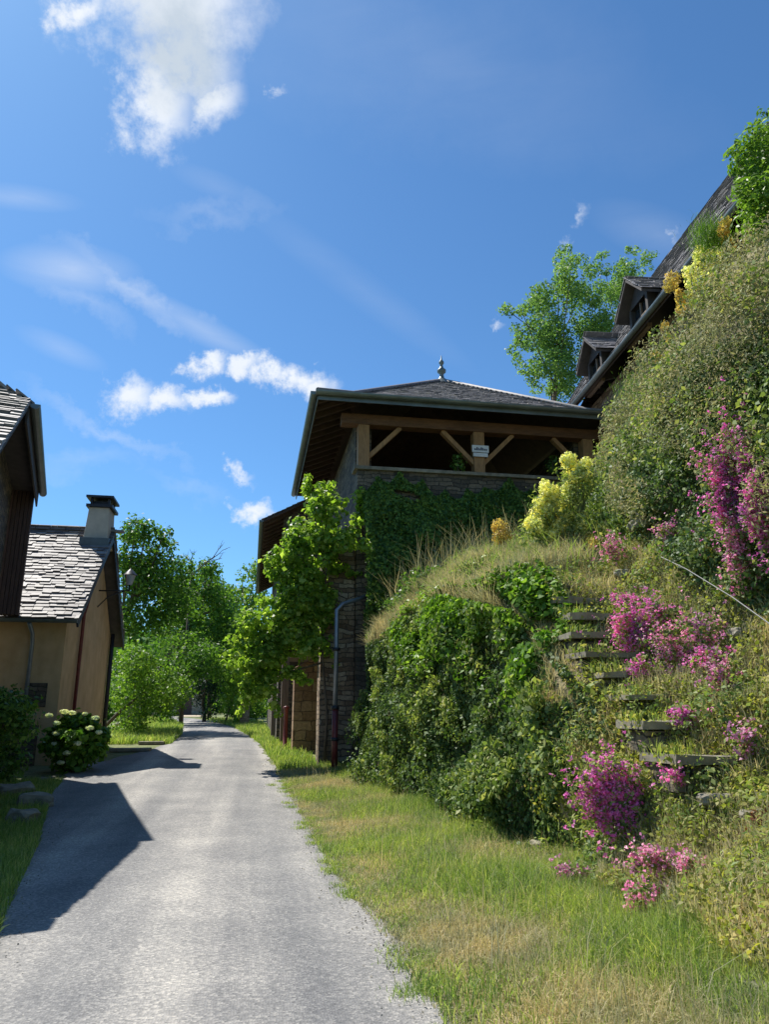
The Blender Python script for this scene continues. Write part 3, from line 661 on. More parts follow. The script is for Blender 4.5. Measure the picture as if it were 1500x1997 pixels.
# ------------------------------------------------------------------ ochre house
def ochre_house():
    H = empty('ochre_house', (-6, 23, .3), 'low ochre plastered house with mossy stone tile roof and pale chimney', 'house')
    X1 = -4.9; X0 = -13; Y0 = 20.95; Y1 = 27.3; yr = 24.1; ZE = 3.95; ZR = 7.12; k = (ZR - ZE) / (yr - 20.4)
    m = MB(); zw = ZE + (Y0 - 20.4) * k - .2; y2 = 2 * yr - 20.4
    pts = [(Y0, -.1), (Y1, -.1), (Y1, ZE + (y2 - Y1) * k - .2), (yr, ZR - .2), (Y0, zw)]
    lo = [(X1, y, z) for y, z in pts]; hi = [(X0, y, z) for y, z in pts]; m.poly(lo); m.poly(hi[::-1])
    for i in range(5): m.poly([lo[i], hi[i], hi[(i + 1) % 5], lo[(i + 1) % 5]])
    m.build('wall', M['plaster'], H)
    r = MB(); XE = -4.5
    A = [(X0, 20.4, ZE), (XE, 20.4, ZE), (XE, yr, ZR), (X0, yr, ZR)]; B = [(X0, yr, ZR), (XE, yr, ZR), (XE, y2, ZE), (X0, y2, ZE)]
    slab(r, A, .1); slab(r, B, .1); rf = r.build('roof', M['darkwood'], H)
    t = MB(); tiles(t, A, (0, yr - 20.4, ZR - ZE), .17, .26, .035, .6); tiles(t, B, (0, 20.4 - yr, ZR - ZE) if False else (0, -(y2 - yr), ZR - ZE), .17, .26, .035, .6)
    t.build('stone_tiles', M['lauze'], rf)
    rg = MB()
    x = X0
    while x < XE: rg.box(x, x + .42, yr - .13, yr + .13, ZR + .04, ZR + .1); x += .44
    rg.build('ridge_tiles', M['slate'], rf)
    gutter((X0, 20.32, ZE - .02), (XE, 20.32, ZE - .02), .085, parent=H)
    # barge board along the gable verge and dark drain down the lane wall
    v = MB(); v.beam((XE - .02, 20.4, ZE - .12), (XE - .02, yr, ZR - .12), .05, .2); v.beam((XE - .02, y2, ZE - .12), (XE - .02, yr, ZR - .12), .05, .2); v.build('bargeboard', M['black'], H)
    p = at(64, 1240, Y=20.85); q = at(40, 1400, Y=20.85)
    link('downpipe', MBtube([(p.x, 20.35, ZE - .1), (p.x, 20.75, ZE - .35), (p.x, 20.85, ZE - .6), (p.x, 20.85, .1)], .055), M['zincpipe'], H, 'pale zinc downpipe on the front wall')
    link('downpipe', MBtube([(XE - .05, 22.3, ZE + 1.6), (X1 + .08, 22.5, ZE + .4), (X1 + .08, 22.5, .3)], .05), M['redpipe'], H, 'dark red downpipe on the lane wall')
    link('downpipe', MBtube([(X1 + .1, 27.15, ZE + .3), (X1 + .1, 27.15, .5)], .07), M['black'], H, 'black downpipe at the far corner')
    # corner buttress and stepped ledge at the front corner
    w = MB(); w.box(-5.75, -5.2, 20.9, 20.948, 1.75, 2.35); w.build('blocked_window', M['stone_dark'], H)
    w = MB(); w.box(-8.5, -5.3, 20.7, 20.94, 0, 1.3); w.build('plinth', M['stone_dark'], H)
    # chimney
    c = MB(); cx0 = at(163, 1040, Y=23.6).x; cx1 = at(212, 1040, Y=23.6).x
    c.hexa([(cx0, 23.5, 6.62), (cx1, 23.5, 6.62), (cx1, 24.5, 6.62), (cx0, 24.5, 6.62), (cx0 + .08, 23.55, 7.82), (cx1 - .05, 23.55, 7.82), (cx1 - .05, 24.45, 7.82), (cx0 + .08, 24.45, 7.82)])
    ch = c.build('chimney', M['paleplaster'], H, bevel=.02)
    k2 = MB(); k2.box(cx0, cx1 + .05, 23.47, 24.53, 7.823, 7.91)
    for xx in (cx0 + .1, cx1 - .12):
        for yy in (23.58, 24.34): k2.box(xx, xx + .07, yy, yy + .1, 7.913, 8.12)
    k2.box(cx0 - .02, cx1 + .06, 23.45, 24.55, 8.123, 8.19); k2.box(cx0 + .14, cx1 - .14, 23.7, 24.3, 7.914, 8.06)
    k2.build('chimney_cap', M['black'], ch)
    f = MB(); f.box(cx0 - .06, cx1 + .06, 23.35, 23.497, 6.45, 6.8); f.build('flashing', M['zinc'], ch)
ochre_house()
# lantern on the lane gable
Ln = empty('wall_lantern', (-4.9, 24.5, 5.3), 'old street lantern on a bracket on the ochre house gable', 'lantern')
c = at(253, 1128, Y=24.6)
mb = MB(); mb.tube([(-4.9, 24.6, c.z - .42), (c.x + .02, 24.6, c.z - .4)], .025, 6); mb.tube([(-4.9, 24.6, c.z - .95), (-4.6, 24.6, c.z - .6), (c.x - .1, 24.6, c.z - .4)], .02, 6); mb.tube([(c.x, 24.6, c.z - .42), (c.x, 24.6, c.z - .2)], .025, 6); mb.build('bracket', M['black'], Ln)
mb = MB(); mb.lathe((c.x, 24.6, c.z), [(.08, -.22), (.17, .1)], 6); mb.build('glass', M['lampglass'], Ln)
mb = MB(); mb.lathe((c.x, 24.6, c.z), [(.22, .1), (.2, .13), (.07, .27), (.03, .3), (.0, .36)], 6); mb.build('cap', M['black'], Ln)

# far stone house at the end of the lane
def far_house():
    yy = 90.; c = at(360, 1385, Y=yy); z0 = zr(yy); H = empty('far_house', (c.x, yy, z0), 'small pale stone house at the far end of the lane with dark doorway', 'house')
    x0 = at(335, 1370, Y=yy).x; x1 = at(392, 1370, Y=yy).x; zt = at(360, 1338, Y=yy).z
    m = MB(); m.box(x0, x1, yy, yy + 6, z0 - .5, zt); m.build('wall', M['stone_pale'], H)
    r = MB(); slab(r, [(x0 - .4, yy - .4, zt - .1), (x1 + .4, yy - .4, zt - .1), (x1 + .4, yy + 3, zt + 1.7), (x0 - .4, yy + 3, zt + 1.7)], .15); slab(r, [(x0 - .4, yy + 3, zt + 1.7), (x1 + .4, yy + 3, zt + 1.7), (x1 + .4, yy + 6.4, zt - .1), (x0 - .4, yy + 6.4, zt - .1)], .15); r.build('roof', M['slate'], H)
    a = at(346, 1370, Y=yy); b = at(374, 1370, Y=yy); d = MB(); d.box(a.x, b.x, yy - .05, yy - .004, z0, z0 + (zt - z0) * .72); d.build('door', M['maroon'], H)
    s = MB(); q0 = at(352, 1390, Y=74); q1 = at(395, 1390, Y=74); s.poly([(q0.x, 74, zr(74) + .012), (q1.x, 74, zr(74) + .012), (q1.x, 89.8, zr(89.8) + .012), (q0.x - 1.5, 89.8, zr(89.8) + .012)]); tag(s.build('forecourt', M['sand']), kind='structure')
far_house()

# ------------------------------------------------------------------ trees
def tree(name, base, height, crown_c, crown_r, nclump, per, size, m, label, group=None, trunk_r=.25, limbs=7, cat='tree', crad=(.5, 1.1), flat=.8, droop=0., name_c='crown', gap=.0):
    base = Vector(base); cc = Vector(crown_c); T = empty(name, base, label, cat, group); rs = random.Random(hash(label) % 1000 if False else len(label) * 7 + int(height * 10))
    b = MB(); top = cc + Vector((0, 0, crown_r[2] * .5)); mid = base.lerp(cc, .5) + Vector((rs.uniform(-.3, .3), rs.uniform(-.3, .3), 0))
    b.tube([base - Vector((0, 0, .2)), base + Vector((0, 0, .5)), mid, cc, top], [trunk_r * 1.3, trunk_r, trunk_r * .8, trunk_r * .5, trunk_r * .15], 8)
    cs = []
    for i in range(nclump):
        v = Vector((rs.gauss(0, 1), rs.gauss(0, 1), rs.gauss(0, 1))).normalized(); f = rs.uniform(.35, 1) ** .5
        p = cc + Vector((v.x * crown_r[0] * f, v.y * crown_r[1] * f, v.z * crown_r[2] * f)); cs.append((p, rs.uniform(*crad)))
    for i in range(limbs):
        p = cs[i % len(cs)][0]; s0 = mid.lerp(top, rs.uniform(0, .6)); m1 = s0.lerp(p, .5) + Vector((0, 0, -.1 * (p - s0).length))
        b.tube([s0, m1, p], [trunk_r * .4, trunk_r * .25, .02], 6, caps=False)
    b.build('trunk', M['bark'], T)
    P_, N_ = clumps([(np.array(c), r) for c, r in cs], per, flat); leaves(name_c, P_, N_, size, m, T, droop=droop); return T

# pale tree behind the pavilion
def tree_px(name, label, base, y, spec, per, size, m, trunk_r, limbs=8, sub=4, flat=1.0, cat='tree', asp=.62):
    """spec: clump centres as seen from the lane, spread in depth about y; r in metres"""
    T = empty(name, base, label, cat); rs = random.Random(len(label)); cs = []
    for (u, v, r) in spec:
        for k in range(sub):
            yy = y + rs.uniform(-1.6, 1.6) * (1 if r > .5 else .5); c = at(u + rs.uniform(-22, 22), v + rs.uniform(-22, 22), Y=yy); cs.append((c, r * rs.uniform(.35, .8)))
    base = Vector(base); cc = sum((c for c, _ in cs), Vector()) / len(cs); b = MB(); mid = base.lerp(cc, .6)
    b.tube([base - Vector((0, 0, .3)), mid, cc], [trunk_r, trunk_r * .8, trunk_r * .3], 8)
    for i_ in range(limbs):
        p = cs[(i_ * 5) % len(cs)][0]; s0 = mid.lerp(cc, rs.uniform(0, .9)); b.tube([s0, s0.lerp(p, .5) - Vector((0, 0, .15)), p], [trunk_r * .3, trunk_r * .16, .015], 5, caps=False)
    b.build('trunk', M['bark'], T); P_, N_ = clumps([(np.array(c), r) for c, r in cs], per, flat); leaves('crown', P_, N_, size, m, T, jit=.8, aspect=asp); return T
tree_px('ash_tree', 'airy pale green tree rising behind the pavilion roof', (12.5, 31, 6), 31, [(1110, 500, .6), (1135, 525, .7), (1090, 545, .7), (1065, 585, .8), (1120, 580, .9), (1035, 615, .7), (1005, 620, .4), (1080, 640, 1), (1140, 640, 1), (1040, 670, .8), (1095, 700, 1), (1150, 700, .9), (1030, 715, .6), (1060, 745, .8), (1110, 755, .9), (1010, 680, .4), (1180, 620, .8), (1170, 580, .6)], 1000, .125, M['tree_pale'], .16, 9, 6)
tree_px('ash_tree', 'smaller pale tree top beside the upper house dormers', (18.5, 34, 6), 34, [(1185, 510, .5), (1240, 505, .5), (1205, 540, .7), (1235, 545, .7), (1190, 575, .8), (1255, 515, .35), (1215, 590, .8)], 1000, .125, M['tree_pale'], .12, 5, 6)

# left trees beyond the ochre house
tree_px('walnut_tree', 'broad green tree behind the ochre house and its lantern', (-9, 38, .7), 38, [(245, 1045, .9), (275, 1035, .9), (315, 1045, .8), (240, 1090, 1.1), (285, 1085, 1.2), (330, 1085, .9), (260, 1140, 1.3), (310, 1135, 1.3), (350, 1120, .9), (255, 1200, 1.3), (310, 1195, 1.4), (360, 1175, 1.1)], 420, .17, M['tree_dark'], .3, 8, 5)
tree_px('walnut_tree', 'dark rounded tree over the lane below the bare branches', (-8, 50, .9), 50, [(385, 1120, .9), (410, 1110, .8), (360, 1150, 1.3), (405, 1150, 1.3), (430, 1160, 1), (375, 1200, 1.6), (425, 1200, 1.5), (350, 1240, 1.6), (400, 1250, 1.7), (440, 1240, 1.3)], 300, .2, M['tree_dark'], .3, 8, 5)
tree_px('walnut_tree', 'light green tree beyond the barn on the right of the lane', (-1, 64, 1.2), 64, [(470, 1140, 1.1), (500, 1120, 1.2), (450, 1170, 1.2), (485, 1180, 1.8), (455, 1225, 1.8), (490, 1240, 1.8), (440, 1280, 1.6), (480, 1300, 1.8)], 200, .26, M['tree_mid'], .3, 6, 5)
tree_px('walnut_tree', 'tall dark tree filling the gap between the walnut and the lime beyond the lane', (-7, 58, 1), 58, [(350, 1120, 1.3), (375, 1150, 1.5), (440, 1150, 1.2), (345, 1180, 1.6), (415, 1190, 1.8), (450, 1200, 1.6), (380, 1230, 1.8), (430, 1240, 1.8), (400, 1140, 1.2)], 240, .24, M['tree_dark'], .25, 6, 5)
tree_px('bush', 'leafy light green bush on the left verge nearest the ochre house', (-6.5, 33, .6), 33, [(250, 1290, .9), (285, 1290, .8), (315, 1310, .7), (245, 1335, 1), (290, 1335, 1.1), (335, 1345, .8), (255, 1380, .9), (300, 1380, .9), (240, 1410, .7), (280, 1412, .6)], 620, .12, M['tree_mid'], .08, 5, 5, cat='bush')
tree_px('bush', 'spreading green bush on the left verge farther along', (-7.5, 45, 1), 45, [(340, 1260, 1.2), (380, 1265, 1.2), (420, 1280, 1), (350, 1300, 1.3), (395, 1300, 1.2), (335, 1350, 1), (320, 1385, .8), (350, 1330, .9)], 420, .15, M['tree_dark'], .1, 5, 5, cat='bush')
tree_px('oak_tree', 'distant tree behind the far house', (-14, 100, 2), 100, [(330, 1290, 3.5), (370, 1300, 3), (300, 1330, 3.5), (345, 1325, 2), (400, 1310, 3)], 60, .4, M['tree_dark'], .3, 3, 5)
n = 60000; x = rng.uniform(-120, 80, n); y = rng.uniform(110, 190, n); z = zr(y) + rng.uniform(0, 1, n) * (9 + (y - 110) * .1 + 2.5 * np.sin(x * .21) + 1.5 * np.sin(x * .63 + y * .2))
tag(leaves('woodland', np.stack([x, y, z], 1), np.tile([0, -.6, .7], (n, 1)), 1.3, M['tree_dark'], jit=.7), 'far off wooded slope closing the valley behind the lane', 'woodland', kind='stuff')
a = at(402, 1335, Y=52); tree('yew_tree', (a.x, 52, 1), 5, (a.x, 52, a.z - .1), (.95, 1.1, 2.0), 26, 520, .13, M['conifer'], 'narrow blackish green yew on the right side of the lane end', trunk_r=.12, limbs=3, crad=(.4, .7))
tree_px('hazel_bush', 'bright green hazel bush at the right edge of the lane beyond the barn', (-1.6, 50, .9), 50, [(435, 1330, .9), (460, 1330, 1), (485, 1320, 1), (445, 1365, .8), (475, 1365, .9), (500, 1370, .8), (440, 1300, .9), (425, 1395, .3)], 420, .15, M['tree_mid'], .06, 4, 5, cat='bush')
tree_px('oak_tree', 'dark oak arching over the lane end above the yew', (-3.5, 70, 1.2), 70, [(400, 1265, 1.8), (430, 1250, 1.8), (380, 1290, 1.5), (420, 1295, 1.5), (360, 1320, 1.2), (455, 1290, 1.8)], 160, .28, M['tree_dark'], .2, 4, 6)
for (u, v, y, r, lab) in ((215, 1395, 62, 1.5, 'low dark thicket seen past the ochre house corner'), (250, 1380, 70, 2.2, 'rounded thicket filling the gap under the left trees'), (295, 1385, 66, 1.6, 'thicket between the left bushes and the far house'), (470, 1390, 68, 1.6, 'thicket behind the low wall at the lane end'), (505, 1385, 72, 1.8, 'thicket just left of the barn corner')):
    tree_px('thicket', lab, tuple(at(u, v, Y=y).xy) + (float(zr(y)),), y, [(u, v, r), (u - 18, v - 25, r), (u + 18, v - 22, r), (u, v + 8, r * .7)], 300, .2, M['tree_dark'], .06, 3, 6, cat='bush')
# bare branches
bt = empty('dead_tree', at(375, 1130, Y=46), 'dead leafless branches sticking out above the dark lane tree', 'tree'); b = MB(); rs = random.Random(3)
def br(p, d, L, r, dep):
    q = p + d * L; m_ = p.lerp(q, .5) + Vector((rs.uniform(-.06, .06), 0, rs.uniform(-.05, .08))) * L; b.tube([p, m_, q], [r, r * .75, r * .5], 5, caps=False)
    if dep:
        for k in range(3): br(p.lerp(q, rs.uniform(.4, 1)), (d + Vector((rs.uniform(-.7, .7), rs.uniform(-.5, .5), rs.uniform(-.4, .6)))).normalized(), L * .55, r * .5, dep - 1)
s0 = at(372, 1125, Y=46); br(s0, (at(440, 1066, Y=46) - s0).normalized(), 1.9, .05, 2); br(s0, (at(372, 1075, Y=46) - s0).normalized(), 1.2, .035, 2)
b.tube([(s0.x, 46, .8), s0], [.14, .05], 6); b.build('branches', M['bark'], bt)

# overhanging shrub at the top right
tl = at(1480, 330, Y=7.0)
TT = empty('acacia_bush', (tl.x + .5, 7.0, 7.2), 'feathery green bush arching over the top right of the bank', 'bush')
cs = [(np.array(at(u, v, Y=y)), r) for u, v, y, r in ((1490, 290, 7, .3), (1500, 250, 7.1, .25), (1465, 315, 7, .22), (1440, 322, 6.9, .13), (1500, 350, 6.9, .32), (1460, 345, 6.9, .16), (1540, 300, 7.1, .45), (1545, 400, 7, .5), (1475, 380, 6.8, .2), (1430, 300, 7, .1), (1450, 290, 7, .16), (1470, 270, 7, .16), (1490, 380, 6.7, .28), (1450, 370, 6.8, .14), (1520, 430, 6.8, .4), (1480, 420, 6.8, .25))]
P_, N_ = clumps(cs, 5200, .9); leaves('foliage', P_, N_, .075, M['tree_mid'], TT, aspect=.35)
b = MB()
for u, v in ((1490, 290), (1440, 320), (1465, 345), (1500, 250), (1530, 300)): b.tube([(tl.x + .5, 7, 7.0), (tl.x + .45, 7, 7.9), at(u, v, Y=7)], [.05, .03, .008], 6)
b.build('stem', M['bark'], TT)

# ------------------------------------------------------------------ bank vegetation
def scat(n, y0, y1, s0, s1, ok=None, off=(0, .12)):
    # area-ish uniform: weight by section length
    P_ = []; N_ = []; got = 0
    lens = []
    ks = np.arange(int(s0), int(math.ceil(s1)))
    while got < n:
        y = rng.uniform(y0, y1, 4 * n); s = rng.uniform(s0, s1, 4 * n)
        X, Z = section(y); j = np.clip(s.astype(int), 0, 6); r = np.arange(len(y)); L = np.hypot(X[r, j + 1] - X[r, j], Z[r, j + 1] - Z[r, j])
        keep = rng.uniform(0, 5, len(y)) < L
        y, s = y[keep], s[keep]; p, nn = bank_pt(y, s)
        if ok is not None:
            k = ok(p, s); p, nn = p[k], nn[k]
        p = p + nn * rng.uniform(off[0], off[1], (len(p), 1))
        P_.append(p); N_.append(nn); got += len(p)
        if len(P_) > 14: break
    P_ = np.concatenate(P_)[:n]; N_ = np.concatenate(N_)[:n]; return P_, N_
def patch(p, k=1.0, t=0.): return wob(p[:, 0] * k, p[:, 1] * k, p[:, 2] * k) > t
# ivy on the lower retaining wall
P_, N_ = scat(80000, 6.6, 17.2, .93, 2.25, lambda p, s: (p[:, 1] > 8.2) | (wob(p[:, 0], p[:, 1] * 1.4, p[:, 2] * 2) > (8.2 - p[:, 1]) * .5 - .5))
o = leaves('ivy', P_, N_, .058, M['ivy'], jit=.55, droop=.8); o.data.name = 'ivy'; tag(o, 'dense dark ivy covering the lower retaining wall beside the verge', 'ivy', kind='stuff')
P_, N_ = scat(16000, 7.5, 17.2, .95, 2.6, lambda p, s: patch(p, 1.3, .25), (.1, .28))
tag(leaves('creeper', P_, N_, .07, M['cover'], jit=.7, droop=1), 'pale trailing creeper shoots over the ivy of the lower wall', 'creeper', kind='stuff')
P_, N_ = scat(24000, 8.4, 14.3, 1.72, 3.1, lambda p, s: wob(p[:, 0], p[:, 1], p[:, 2]) + (s - 2) * .25 > -.25, (.02, .26))
tag(leaves('bright_creeper', P_, N_, .085, M['ivy_bright'], jit=.6), 'bright green creeper spilling over the top of the lower wall', 'creeper', kind='stuff')
# stair zone and inner slope
P_, N_ = scat(42000, 3.0, 12, 2.0, 5.1, lambda p, s: (s > 2.6) | patch(p, 2, -.2), (.0, .12))
tag(leaves('ground_cover', P_, N_, .042, M['yelcover'], jit=.8), 'yellow green ground cover around the stone steps', 'ground cover', kind='stuff')
P_, N_ = scat(40000, 0, 8.6, 1.0, 4.2, lambda p, s: (p[:, 1] < 7.9) | patch(p, 2, .2), (.0, .14))
tag(leaves('weeds', P_, N_, .036, M['yelcover'], jit=.8), 'mixed weeds on the low bank at the right', 'weeds', kind='stuff')
# upper wall
P_, N_ = scat(46000, 3.4, 14.4, 4.7, 5.72, lambda p, s: wob(p[:, 0] * .8, p[:, 1] * .8, p[:, 2] * .8 + 1) > -.45 - (p[:, 1] - 8) * .05, (.0, .2))
tag(leaves('upper_ivy', P_, N_, .055, M['ivy'], jit=.55, droop=.8), 'grey green ivy on the upper retaining wall', 'ivy', kind='stuff')
P_, N_ = scat(62000, 3.0, 17.5, 4.9, 6.06, lambda p, s: (wob(p[:, 0] * .9 + 2, p[:, 1] * .9, p[:, 2] * .9) + (s - 5.4) * 1.3 > -.1), (.05, .46))
tag(leaves('tangle', P_, N_, .05, M['tangle'], jit=1, droop=.5, aspect=.3), 'greyish dry tangle of stems hanging over the upper wall', 'scrub', kind='stuff')
P_, N_ = scat(9000, 3.0, 16.5, 5.3, 6.08, lambda p, s: patch(p, 1.1, -.05), (.05, .5))
tag(leaves('scrub', P_, N_, .06, M['cover'], jit=.9), 'green scrub along the top of the upper wall', 'scrub', kind='stuff')
# terrace in front of the pavilion
P_, N_ = scat(30000, 14.5, 19.0, 2.3, 5.6, None, (0, .6))
tag(leaves('terrace_weeds', P_, N_, .08, M['shrub'], jit=.9), 'dark green weeds under the gallery parapet', 'weeds', kind='stuff')
P_, _ = scat(5500, 9.3, 18.6, 2.05, 5.2, None, (0, .02))
blades('terrace_grass', P_, .6, .012, M['grass'], lean=.8); tag(bpy.data.objects['terrace_grass'], 'long green grass on the terrace below the gallery', 'grass', kind='stuff')
P_, _ = scat(40000, 9.6, 17.3, 1.95, 3.9, lambda p, s: wob(p[:, 0], p[:, 1], p[:, 2]) > -.3, (0, .02))
blades('dry_terrace_grass', P_, .42, .012, M['drygrass'], lean=1.0); tag(bpy.data.objects['dry_terrace_grass'], 'straw coloured dry grass on the slope above the ivy wall', 'grass', kind='stuff')
P_, _ = scat(46000, 1.5, 10.5, 1.0, 5.1, lambda p, s: patch(p, 1.7, -.45) & ((s > 1.6) | (p[:, 1] < 7.5)), (0, .02))
blades('slope_grass', P_, .22, .008, M['drygrass'], lean=1.0); tag(bpy.data.objects['slope_grass'], 'short dry grass tufts between the stone steps', 'grass', kind='stuff')
def mounds(name, m, label, n, y0, y1, s0, s1, r0, r1, size, per=1500, **k):
    P0, N0 = scat(n, y0, y1, s0, s1, None, (0, .02)); cs = [(p + q * .1, rng.uniform(r0, r1)) for p, q in zip(P0, N0)]
    P_, N_ = clumps(cs, per, .8); tag(leaves(name, P_, N_, size, m, **k), label, 'plants', kind='stuff')
mounds('ivy_mounds', M['ivy'], 'bulging ivy clumps on the lower wall', 42, 7.5, 17, 1.0, 2.1, .18, .42, .06, 1500, jit=.6)
mounds('bright_mounds', M['ivy_bright'], 'bright leafy clumps along the top of the lower wall', 26, 8.6, 14, 1.6, 2.8, .15, .38, .07)
mounds('weed_mounds', M['cover'], 'rounded green herb clumps on the slope around the steps', 60, 3.4, 11, 2.6, 5.2, .1, .3, .045, 2600)
mounds('low_mounds', M['grass'], 'fresh green tufts on the low bank at the right', 34, 2.6, 8, 1.0, 3.2, .1, .26, .05, 2600, aspect=.22)
mounds('upper_mounds', M['ivy'], 'dark ivy clumps hanging on the upper wall', 46, 4, 14, 4.9, 5.6, .2, .5, .055, 1800, jit=.6, droop=1)
mounds('dry_mounds', M['tangle'], 'straw coloured bushy tangles near the top of the bank', 74, 3.5, 15, 5.3, 6.03, .2, .5, .05, 1800, aspect=.22)
mounds('rosy_mounds', M['pinkpale'], 'faded dusty pink sprays scattered through the upper tangle', 10, 3.5, 10, 4.9, 5.5, .07, .16, .024, 1600)
mounds('fennel_mounds', M['tree_mid'], 'soft bright green feathery tufts on the upper wall', 12, 5, 14, 5.2, 5.9, .15, .3, .06, 2200, aspect=.15)
mounds('green_mounds', M['cover'], 'fresh green bushes along the top of the bank', 40, 3.5, 14, 5.4, 6.03, .18, .42, .055, 1800)
P_, _ = scat(2600, 14.6, 18.4, 2.2, 5.0, None, (0, .02))
tag(blades('seeding_grass', P_, 1.25, .011, M['drygrass'], lean=.75), 'tall pale seeding grass in front of the gallery wall', 'grass', kind='stuff')
mounds('terrace_mounds', M['shrub'], 'leafy bushes growing up against the gallery wall', 46, 16.6, 18.9, 2.6, 5.4, .35, .8, .08, 700)
# wall of vegetation hanging on the pavilion's front wall
n = 60000; x = rng.uniform(2.75, 9.3, n); top = 7.75 + .25 * np.sin(x * 2.1) - .3 * np.abs(np.sin(x * 5)); z = 3 + (top - 3) * rng.uniform(0, 1, n) ** .8
P_ = np.stack([x, 18.95 - rng.uniform(0, .35, n) * np.clip((8 - z) / 2, .2, 1.5) - .25 * np.clip((7.6 - z), 0, 2) * (1 + wob(x, x, z)), z], 1)
k = wob(x, x * .3, z * 1.4) > -1.1 + (z - 5) * .17
tag(leaves('wall_creeper', P_[k], np.tile([0, -1., .2], (k.sum(), 1)), .085, M['shrub'], jit=.6, droop=1), 'dark creeper on the shaded wall below the gallery parapet', 'creeper', kind='stuff')

# ------------------------------------------------------------------ verge grass
def vscat(n, y0, y1, xa, xb):
    y = y0 + (y1 - y0) * rng.uniform(0, 1, n) ** 1.35; f = rng.uniform(0, 1, n); a = xa(y); b_ = xb(y); x = a + (b_ - a) * f
    return np.stack([x, y, zr(y) + .0], 1), f
def foot(y): return np.interp(y, SY, SX[:, 1])
P_, f = vscat(170000, 2.0, 19, lambda y: redge(y) - .06, lambda y: foot(y) + .3)
P_[:, 2] += .1 * f
g = wob(P_[:, 0] * 1.3, P_[:, 1] * .9, 0); wet = f * 1.3 + g * .55 + np.where((P_[:, 1] > 6) & (P_[:, 1] < 11), .25, -.05)
gr = (wet > .5 + rng.normal(0, .26, len(wet))) & (rng.uniform(0, 1, len(wet)) > .2)
blades('verge_grass', P_[gr], (.07 + .19 * f[gr]) * (1 + .5 * g[gr]), .006, M['grass'], lean=1.15); tag(bpy.data.objects['verge_grass'], 'fresh green grass of the right verge', 'grass', kind='stuff')
dr = ~gr &  (rng.uniform(0, 1, len(f)) < np.clip(.55 + f * 4, 0, 1))
blades('dry_verge_grass', P_[dr], (.035 + .2 * f[dr]), .006, M['drygrass'], lean=1.2); tag(bpy.data.objects['dry_verge_grass'], 'straw coloured dry grass along the road edge', 'grass', kind='stuff')
P_, f = vscat(16000, 2.6, 18, lambda y: redge(y) + .5, lambda y: foot(y) + .25)
k = (wob(P_[:, 0] * 2.3, P_[:, 1] * 1.9, 1) > .25) & (f > .2); P_[:, 2] += .03 + .12 * f * rng.uniform(0, 1, len(f))
tag(leaves('verge_weeds', P_[k], np.tile([0, 0, 1.], (k.sum(), 1)), .042, M['ivy_bright'], jit=.6), 'broad leaved weeds dotted through the verge grass', 'weeds', kind='stuff')
P_, f = vscat(1500, 3, 18, lambda y: redge(y) + .4, lambda y: foot(y) + .2)
tag(blades('seed_stalks', P_, .42, .005, M['drygrass'], lean=.6), 'tall dry seeding grass stalks in the verge', 'grass', kind='stuff')
P_, f = vscat(9000, 19, 60, lambda y: redge(y) + .05, lambda y: np.minimum(np.interp(y, [19, 28, 28.1, 45, 60], [1.9, 1.5, .98, .98, .6]), redge(y) + 3))
blades('far_verge_grass', P_, .22, .02, M['grass'], lean=.7); tag(bpy.data.objects['far_verge_grass'], 'green grass strip at the foot of the barn', 'grass', kind='stuff')
P_, f = vscat(60000, 3, 17.5, lambda y: ledge(y) - 2.4, lambda y: ledge(y) + .1)
blades('shaded_grass', P_, .14, .009, M['grass'], lean=.8); tag(bpy.data.objects['shaded_grass'], 'grass in the shade of the tall house at the left', 'grass', kind='stuff')
P_, f = vscat(14000, 28, 62, lambda y: ledge(y) - 3.0, lambda y: ledge(y) + .1)
blades('left_verge_grass', P_, .3, .025, M['grass'], lean=.8); tag(bpy.data.objects['left_verge_grass'], 'rough grass on the left verge beyond the ochre house', 'grass', kind='stuff')
c = at(800, 1785, Z=.02); P_ = np.array([c.x, c.y, 0]) + rng.normal(0, 1, (900, 3)) * [.11, .16, 0]
blades('grass_tuft', P_, .06, .007, M['grass'], lean=1); tag(bpy.data.objects['grass_tuft'], 'small green tuft growing out of the asphalt edge', 'grass', kind='stuff')

def surf(u, v):
    """first point where the sight line meets the bank"""
    d = ray(u, v); p = None
    for t in np.arange(3.0, 24, .05):
        q = Vector((0, 0, CAM_H)) + d * t
        if q.y > 19: break
        X, Z = section(np.array([q.y])); z = np.interp(q.x, X[0], Z[0]) + zr(q.y)
        if q.z <= z + .02: return q, t
    return q, t

n = 4500; y = 2 + 20 * rng.uniform(0, 1, n) ** 1.5; off = np.abs(rng.normal(0, .16, n)); x = redge(y) - off + .08; k = rng.uniform(0, 1, n) < .25; x[k] = (ledge(y) + np.abs(rng.normal(0, .2, n)))[k]
tag(leaves('loose_gravel', np.stack([x, y, zr(y) + .02], 1), np.tile([0, 0, 1.], (n, 1)), .014, M['flagstone'], jit=.5, aspect=.9), 'loose grit along the road edges', 'gravel', kind='stuff')
cy_ = 2.4 + 15 * rng.uniform(0, 1, 60) ** 1.2; kk = rng.integers(0, 60, 9000); y = cy_[kk] + rng.normal(0, .07, 9000); x = redge(cy_)[kk] + rng.normal(-.02, .06, 9000) + rng.normal(0, .09, 60)[kk]
tag(blades('edge_tufts', np.stack([x, y, zr(y)], 1), .06, .005, M['grass'], lean=1.3), 'small green tufts invading the asphalt edge', 'grass', kind='stuff')

